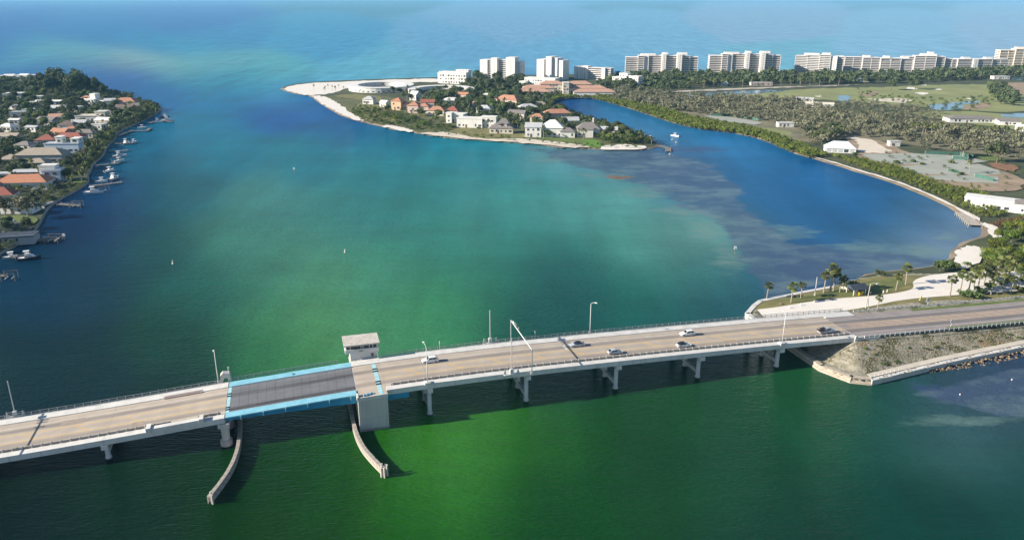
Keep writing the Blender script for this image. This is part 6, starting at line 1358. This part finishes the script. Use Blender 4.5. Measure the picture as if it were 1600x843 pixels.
mass('mangrove', 'bright green mangrove fringe along the far lagoon bank', 'mangrove', [(862, 161), (862, 154), (905, 149), (935, 150), (1000, 162), (1062, 182), (1130, 195), (1185, 205), (1240, 225), (1290, 245), (1270, 249.5), (1240, 240.5), (1182, 216.5), (1142, 208), (1100, 204), (1060, 196), (1020, 183), (985, 171), (950, 161), (925, 155), (900, 154), (872, 156)], 640, 'mass_bright', .8, 1.3, 3.6, z=.4, nleaf=130, size=.55, hh=2.3, rx=3.0)
mass('beach_hedge', 'bright green sea-grape hedge behind the lagoon beach', 'hedge', [(1298, 244), (1340, 250), (1400, 262), (1470, 290), (1540, 306), (1580, 330), (1560, 340), (1535, 338), (1500, 321), (1460, 303), (1420, 286), (1385, 274), (1340, 260)], 420, 'mass_bright', .55, .95, 2.6, nleaf=150, size=.42, hh=2.0, rx=2.6)
mass('lagoon_head_mangrove', 'dark mangrove edge below the orange-roofed complex', 'mangrove', [(800, 150), (860, 148), (950, 150), (960, 156), (925, 152.5), (880, 152), (860, 154)], 120, 'mass_green', .8, 1.2, 5, z=.6, nleaf=110, size=.7)
mass('course_scrub', 'scattered olive scrub around the golf ponds', 'scrub', [(1290, 165), (1330, 160), (1420, 168), (1470, 178), (1460, 190), (1400, 186), (1310, 178)], 90, 'mass_grey', .6, 1.1, 7, nleaf=120, size=.6)
mass('far_right_wood', 'dark clumps of trees on the golf course at the right', 'woodland', [(1545, 136), (1575, 140), (1590, 160), (1572, 168), (1555, 158)], 30, 'mass_dark', 1.2, 1.8, 8, nleaf=160, size=.8)
mass('brown_hedge', 'rust-brown hedge below the white club building', 'hedge', [(1545, 352), (1600, 340), (1640, 338), (1640, 352), (1560, 358)], 70, 'brown', .5, .8, 2.4, nleaf=120, size=.4, hh=1.8, rx=2.4)
for k in range(26):
    x = 1425 + k * 7.4; tree('palm', G(x + R2.uniform(-2, 2), 208 + (x - 1425) * .055 + R2.uniform(-1.5, 1.5), ZL), R2.uniform(1.0, 1.25), ORD[k] + ' palm from the left in the long row by the golf houses', 'palm row by the golf course')
for k in range(14): x = 1290 + k * 9; tree('palm', G(x, 186 + R2.uniform(-5, 8), ZL), R2.uniform(.8, 1.1), ORD[k] + ' palm from the left rising out of the wood by the ponds', 'palms by the golf ponds')
for k in range(18): x = 1070 + k * 15; tree('palm', G(x, 137.5 - (x - 1070) * .014, ZL), R2.uniform(1.1, 1.5), ORD[k] + ' palm from the left along the far road before the towers', 'palms along the far road')
for x, y, s_, lb in ((1401, 256, 1.4, 'left round shrub between the clay courts'), (1426, 254, 1.3, 'second round shrub between the clay courts'), (1440, 258, 1.1, 'third low shrub between the clay courts'), (1486, 256, 1.4, 'round shrub before the green shelter'), (1501, 274, 1.3, 'shrub beside the lower windscreen'), (1336, 243, 1.3, 'dark shrub at the right corner of the tent')): tree('bush', G(x, y, ZL), s_, lb)
tree('darktree', G(1557, 254, ZL), 1.7, 'big round green tree at the right of the clay courts'); tree('darktree', G(1430, 140, ZL), 1.6, 'lone dark tree at the far fairway'); tree('darktree', G(1392, 141, ZL), 1.7, 'spreading grey-green tree on the far fairway, left'); tree('greytree', G(1505, 245, ZL), 1.6, 'bare pale tree behind the green shelter')
tree('palm', G(1514, 272, ZL), 1.2, 'palm between the two lower courts'); tree('palm', G(1516, 300, ZL), .7, 'left palm by the club building'); tree('palm', G(1527, 303, ZL), .7, 'right palm by the club building')
scatter([(1262, 210), (1292, 205), (1325, 210), (1300, 226), (1270, 226)], 9, ['darktree', 'oak'], 1.0, 1.3, {'darktree': 'dark tree behind the marquee tent', 'oak': 'dark tree behind the marquee tent'}, 'trees behind the tent', mind=7)
scatter([(150, 215), (180, 215), (166, 236), (150, 252), (138, 262), (128, 255), (140, 230)], 16, ['palm', 'oak', 'palm', 'bush'], .7, 1.1, LB, gl, mind=4, clear=1)
scatter([(-40, 240), (150, 236), (140, 262), (100, 300), (60, 320), (-40, 330)], 30, ['palm', 'bush', 'bush'], .7, 1.2, LB, gl, mind=4, clear=.6)
scatter([(600, 180), (700, 198), (830, 216), (930, 220), (930, 208), (830, 200), (700, 186), (610, 172)], 40, ['palm', 'palm', 'bush', 'oak'], .8, 1.2, SL, gs, mind=5, clear=.5)
scatter([(560, 150), (740, 155), (740, 138), (640, 132), (560, 140)], 26, ['palm', 'palm', 'bush', 'oak'], .6, 1.0, SL, gs, mind=8, clear=.5)
mass('fairway_scrub', 'olive scrub and low palms scattered over the golf course', 'scrub', [(1340, 140), (1400, 150), (1470, 156), (1560, 150), (1560, 164), (1500, 176), (1420, 168), (1340, 160)], 90, 'mass_green', .35, .9, 9, nleaf=110, size=.6)
mass('court_scrub', 'low olive bushes around the clay courts', 'scrub', [(1360, 232), (1420, 238), (1600, 252), (1600, 300), (1530, 300), (1460, 284), (1380, 258)], 46, 'mass_green', .25, .6, 7, nleaf=150, size=.45)
mass('beach_bushes', 'scattered green bushes along the lagoon beach', 'bushes', [(1290, 250), (1350, 268), (1420, 289), (1480, 316), (1530, 343), (1540, 338), (1480, 310), (1400, 278), (1320, 252)], 60, 'mass_bright', .25, .6, 4, nleaf=150, size=.4, hh=1.8, rx=2.4)
# dead grass tufts on the embankment slope
tv = []; tf = []
for k in range(5200):
    s_ = 99 + 130 * R2.random(); n_ = -17 + 15 * R2.random()
    if not inpoly(s_, n_, CAUSE) or seg_d(s_, n_, near_wall) < 4.4 or n_ > -2.6 or n_ < np.interp(s_, [99, 104, 116], [-10, -3.6, -30]): continue
    c = B(s_, n_, HC(s_, n_) - .05); a = R2.random() * 6.28; w_ = R2.uniform(.10, .26); h_ = R2.uniform(.08, .28); o_ = len(tv)
    for da in (0, 1.57):
        dx, dy = math.cos(a + da) * w_, math.sin(a + da) * w_
        tv += [(c.x - dx, c.y - dy, c.z), (c.x + dx, c.y + dy, c.z), (c.x + dx * 1.3, c.y + dy * 1.3, c.z + h_), (c.x - dx * 1.3, c.y - dy * 1.3, c.z + h_)]
    tf += [(o_, o_ + 1, o_ + 2, o_ + 3), (o_ + 4, o_ + 5, o_ + 6, o_ + 7)]
o = MB().add(tv, tf).build('dead_grass', mat('dead_grass_leaf', (0.36, 0.32, 0.24), 0.95, 0.25, 0.3, col2=(0.19, 0.17, 0.11), detail=6)); tag(o, 'grey and ochre dead grass covering the embankment slope', 'grass', kind='stuff')
# dry shrubs on the embankment
for k in range(34):
    s_ = 104 + 80 * R2.random(); n_ = -14.5 + 10.5 * R2.random()
    if HC(s_, n_) < 1.75 or HC(s_, n_) > ZR(s_) - .5: continue
    tree('bush', B(s_, n_, HC(s_, n_) - .3), R2.uniform(.35, .75), 'low dark shrub on the scrub embankment', 'embankment shrubs', .5)
# ------------------------------------------------------------------ air
hz = MB().box(-20000, 20000, -400, 60000, -6, 118).build('haze', None)
tag(hz, 'pale sea haze over the whole scene', 'haze', kind='stuff')
hm = bpy.data.materials.new('haze_air'); hm.use_nodes = True; nt = hm.node_tree; nt.nodes.clear()
out = nt.nodes.new('ShaderNodeOutputMaterial'); pv_ = nt.nodes.new('ShaderNodeVolumePrincipled')
pv_.inputs['Color'].default_value = (0.27, 0.64, 1.0, 1); pv_.inputs['Density'].default_value = 0.00005; pv_.inputs['Anisotropy'].default_value = 0.0
nt.links.new(pv_.outputs[0], out.inputs['Volume']); hz.data.materials.clear(); hz.data.materials.append(hm)
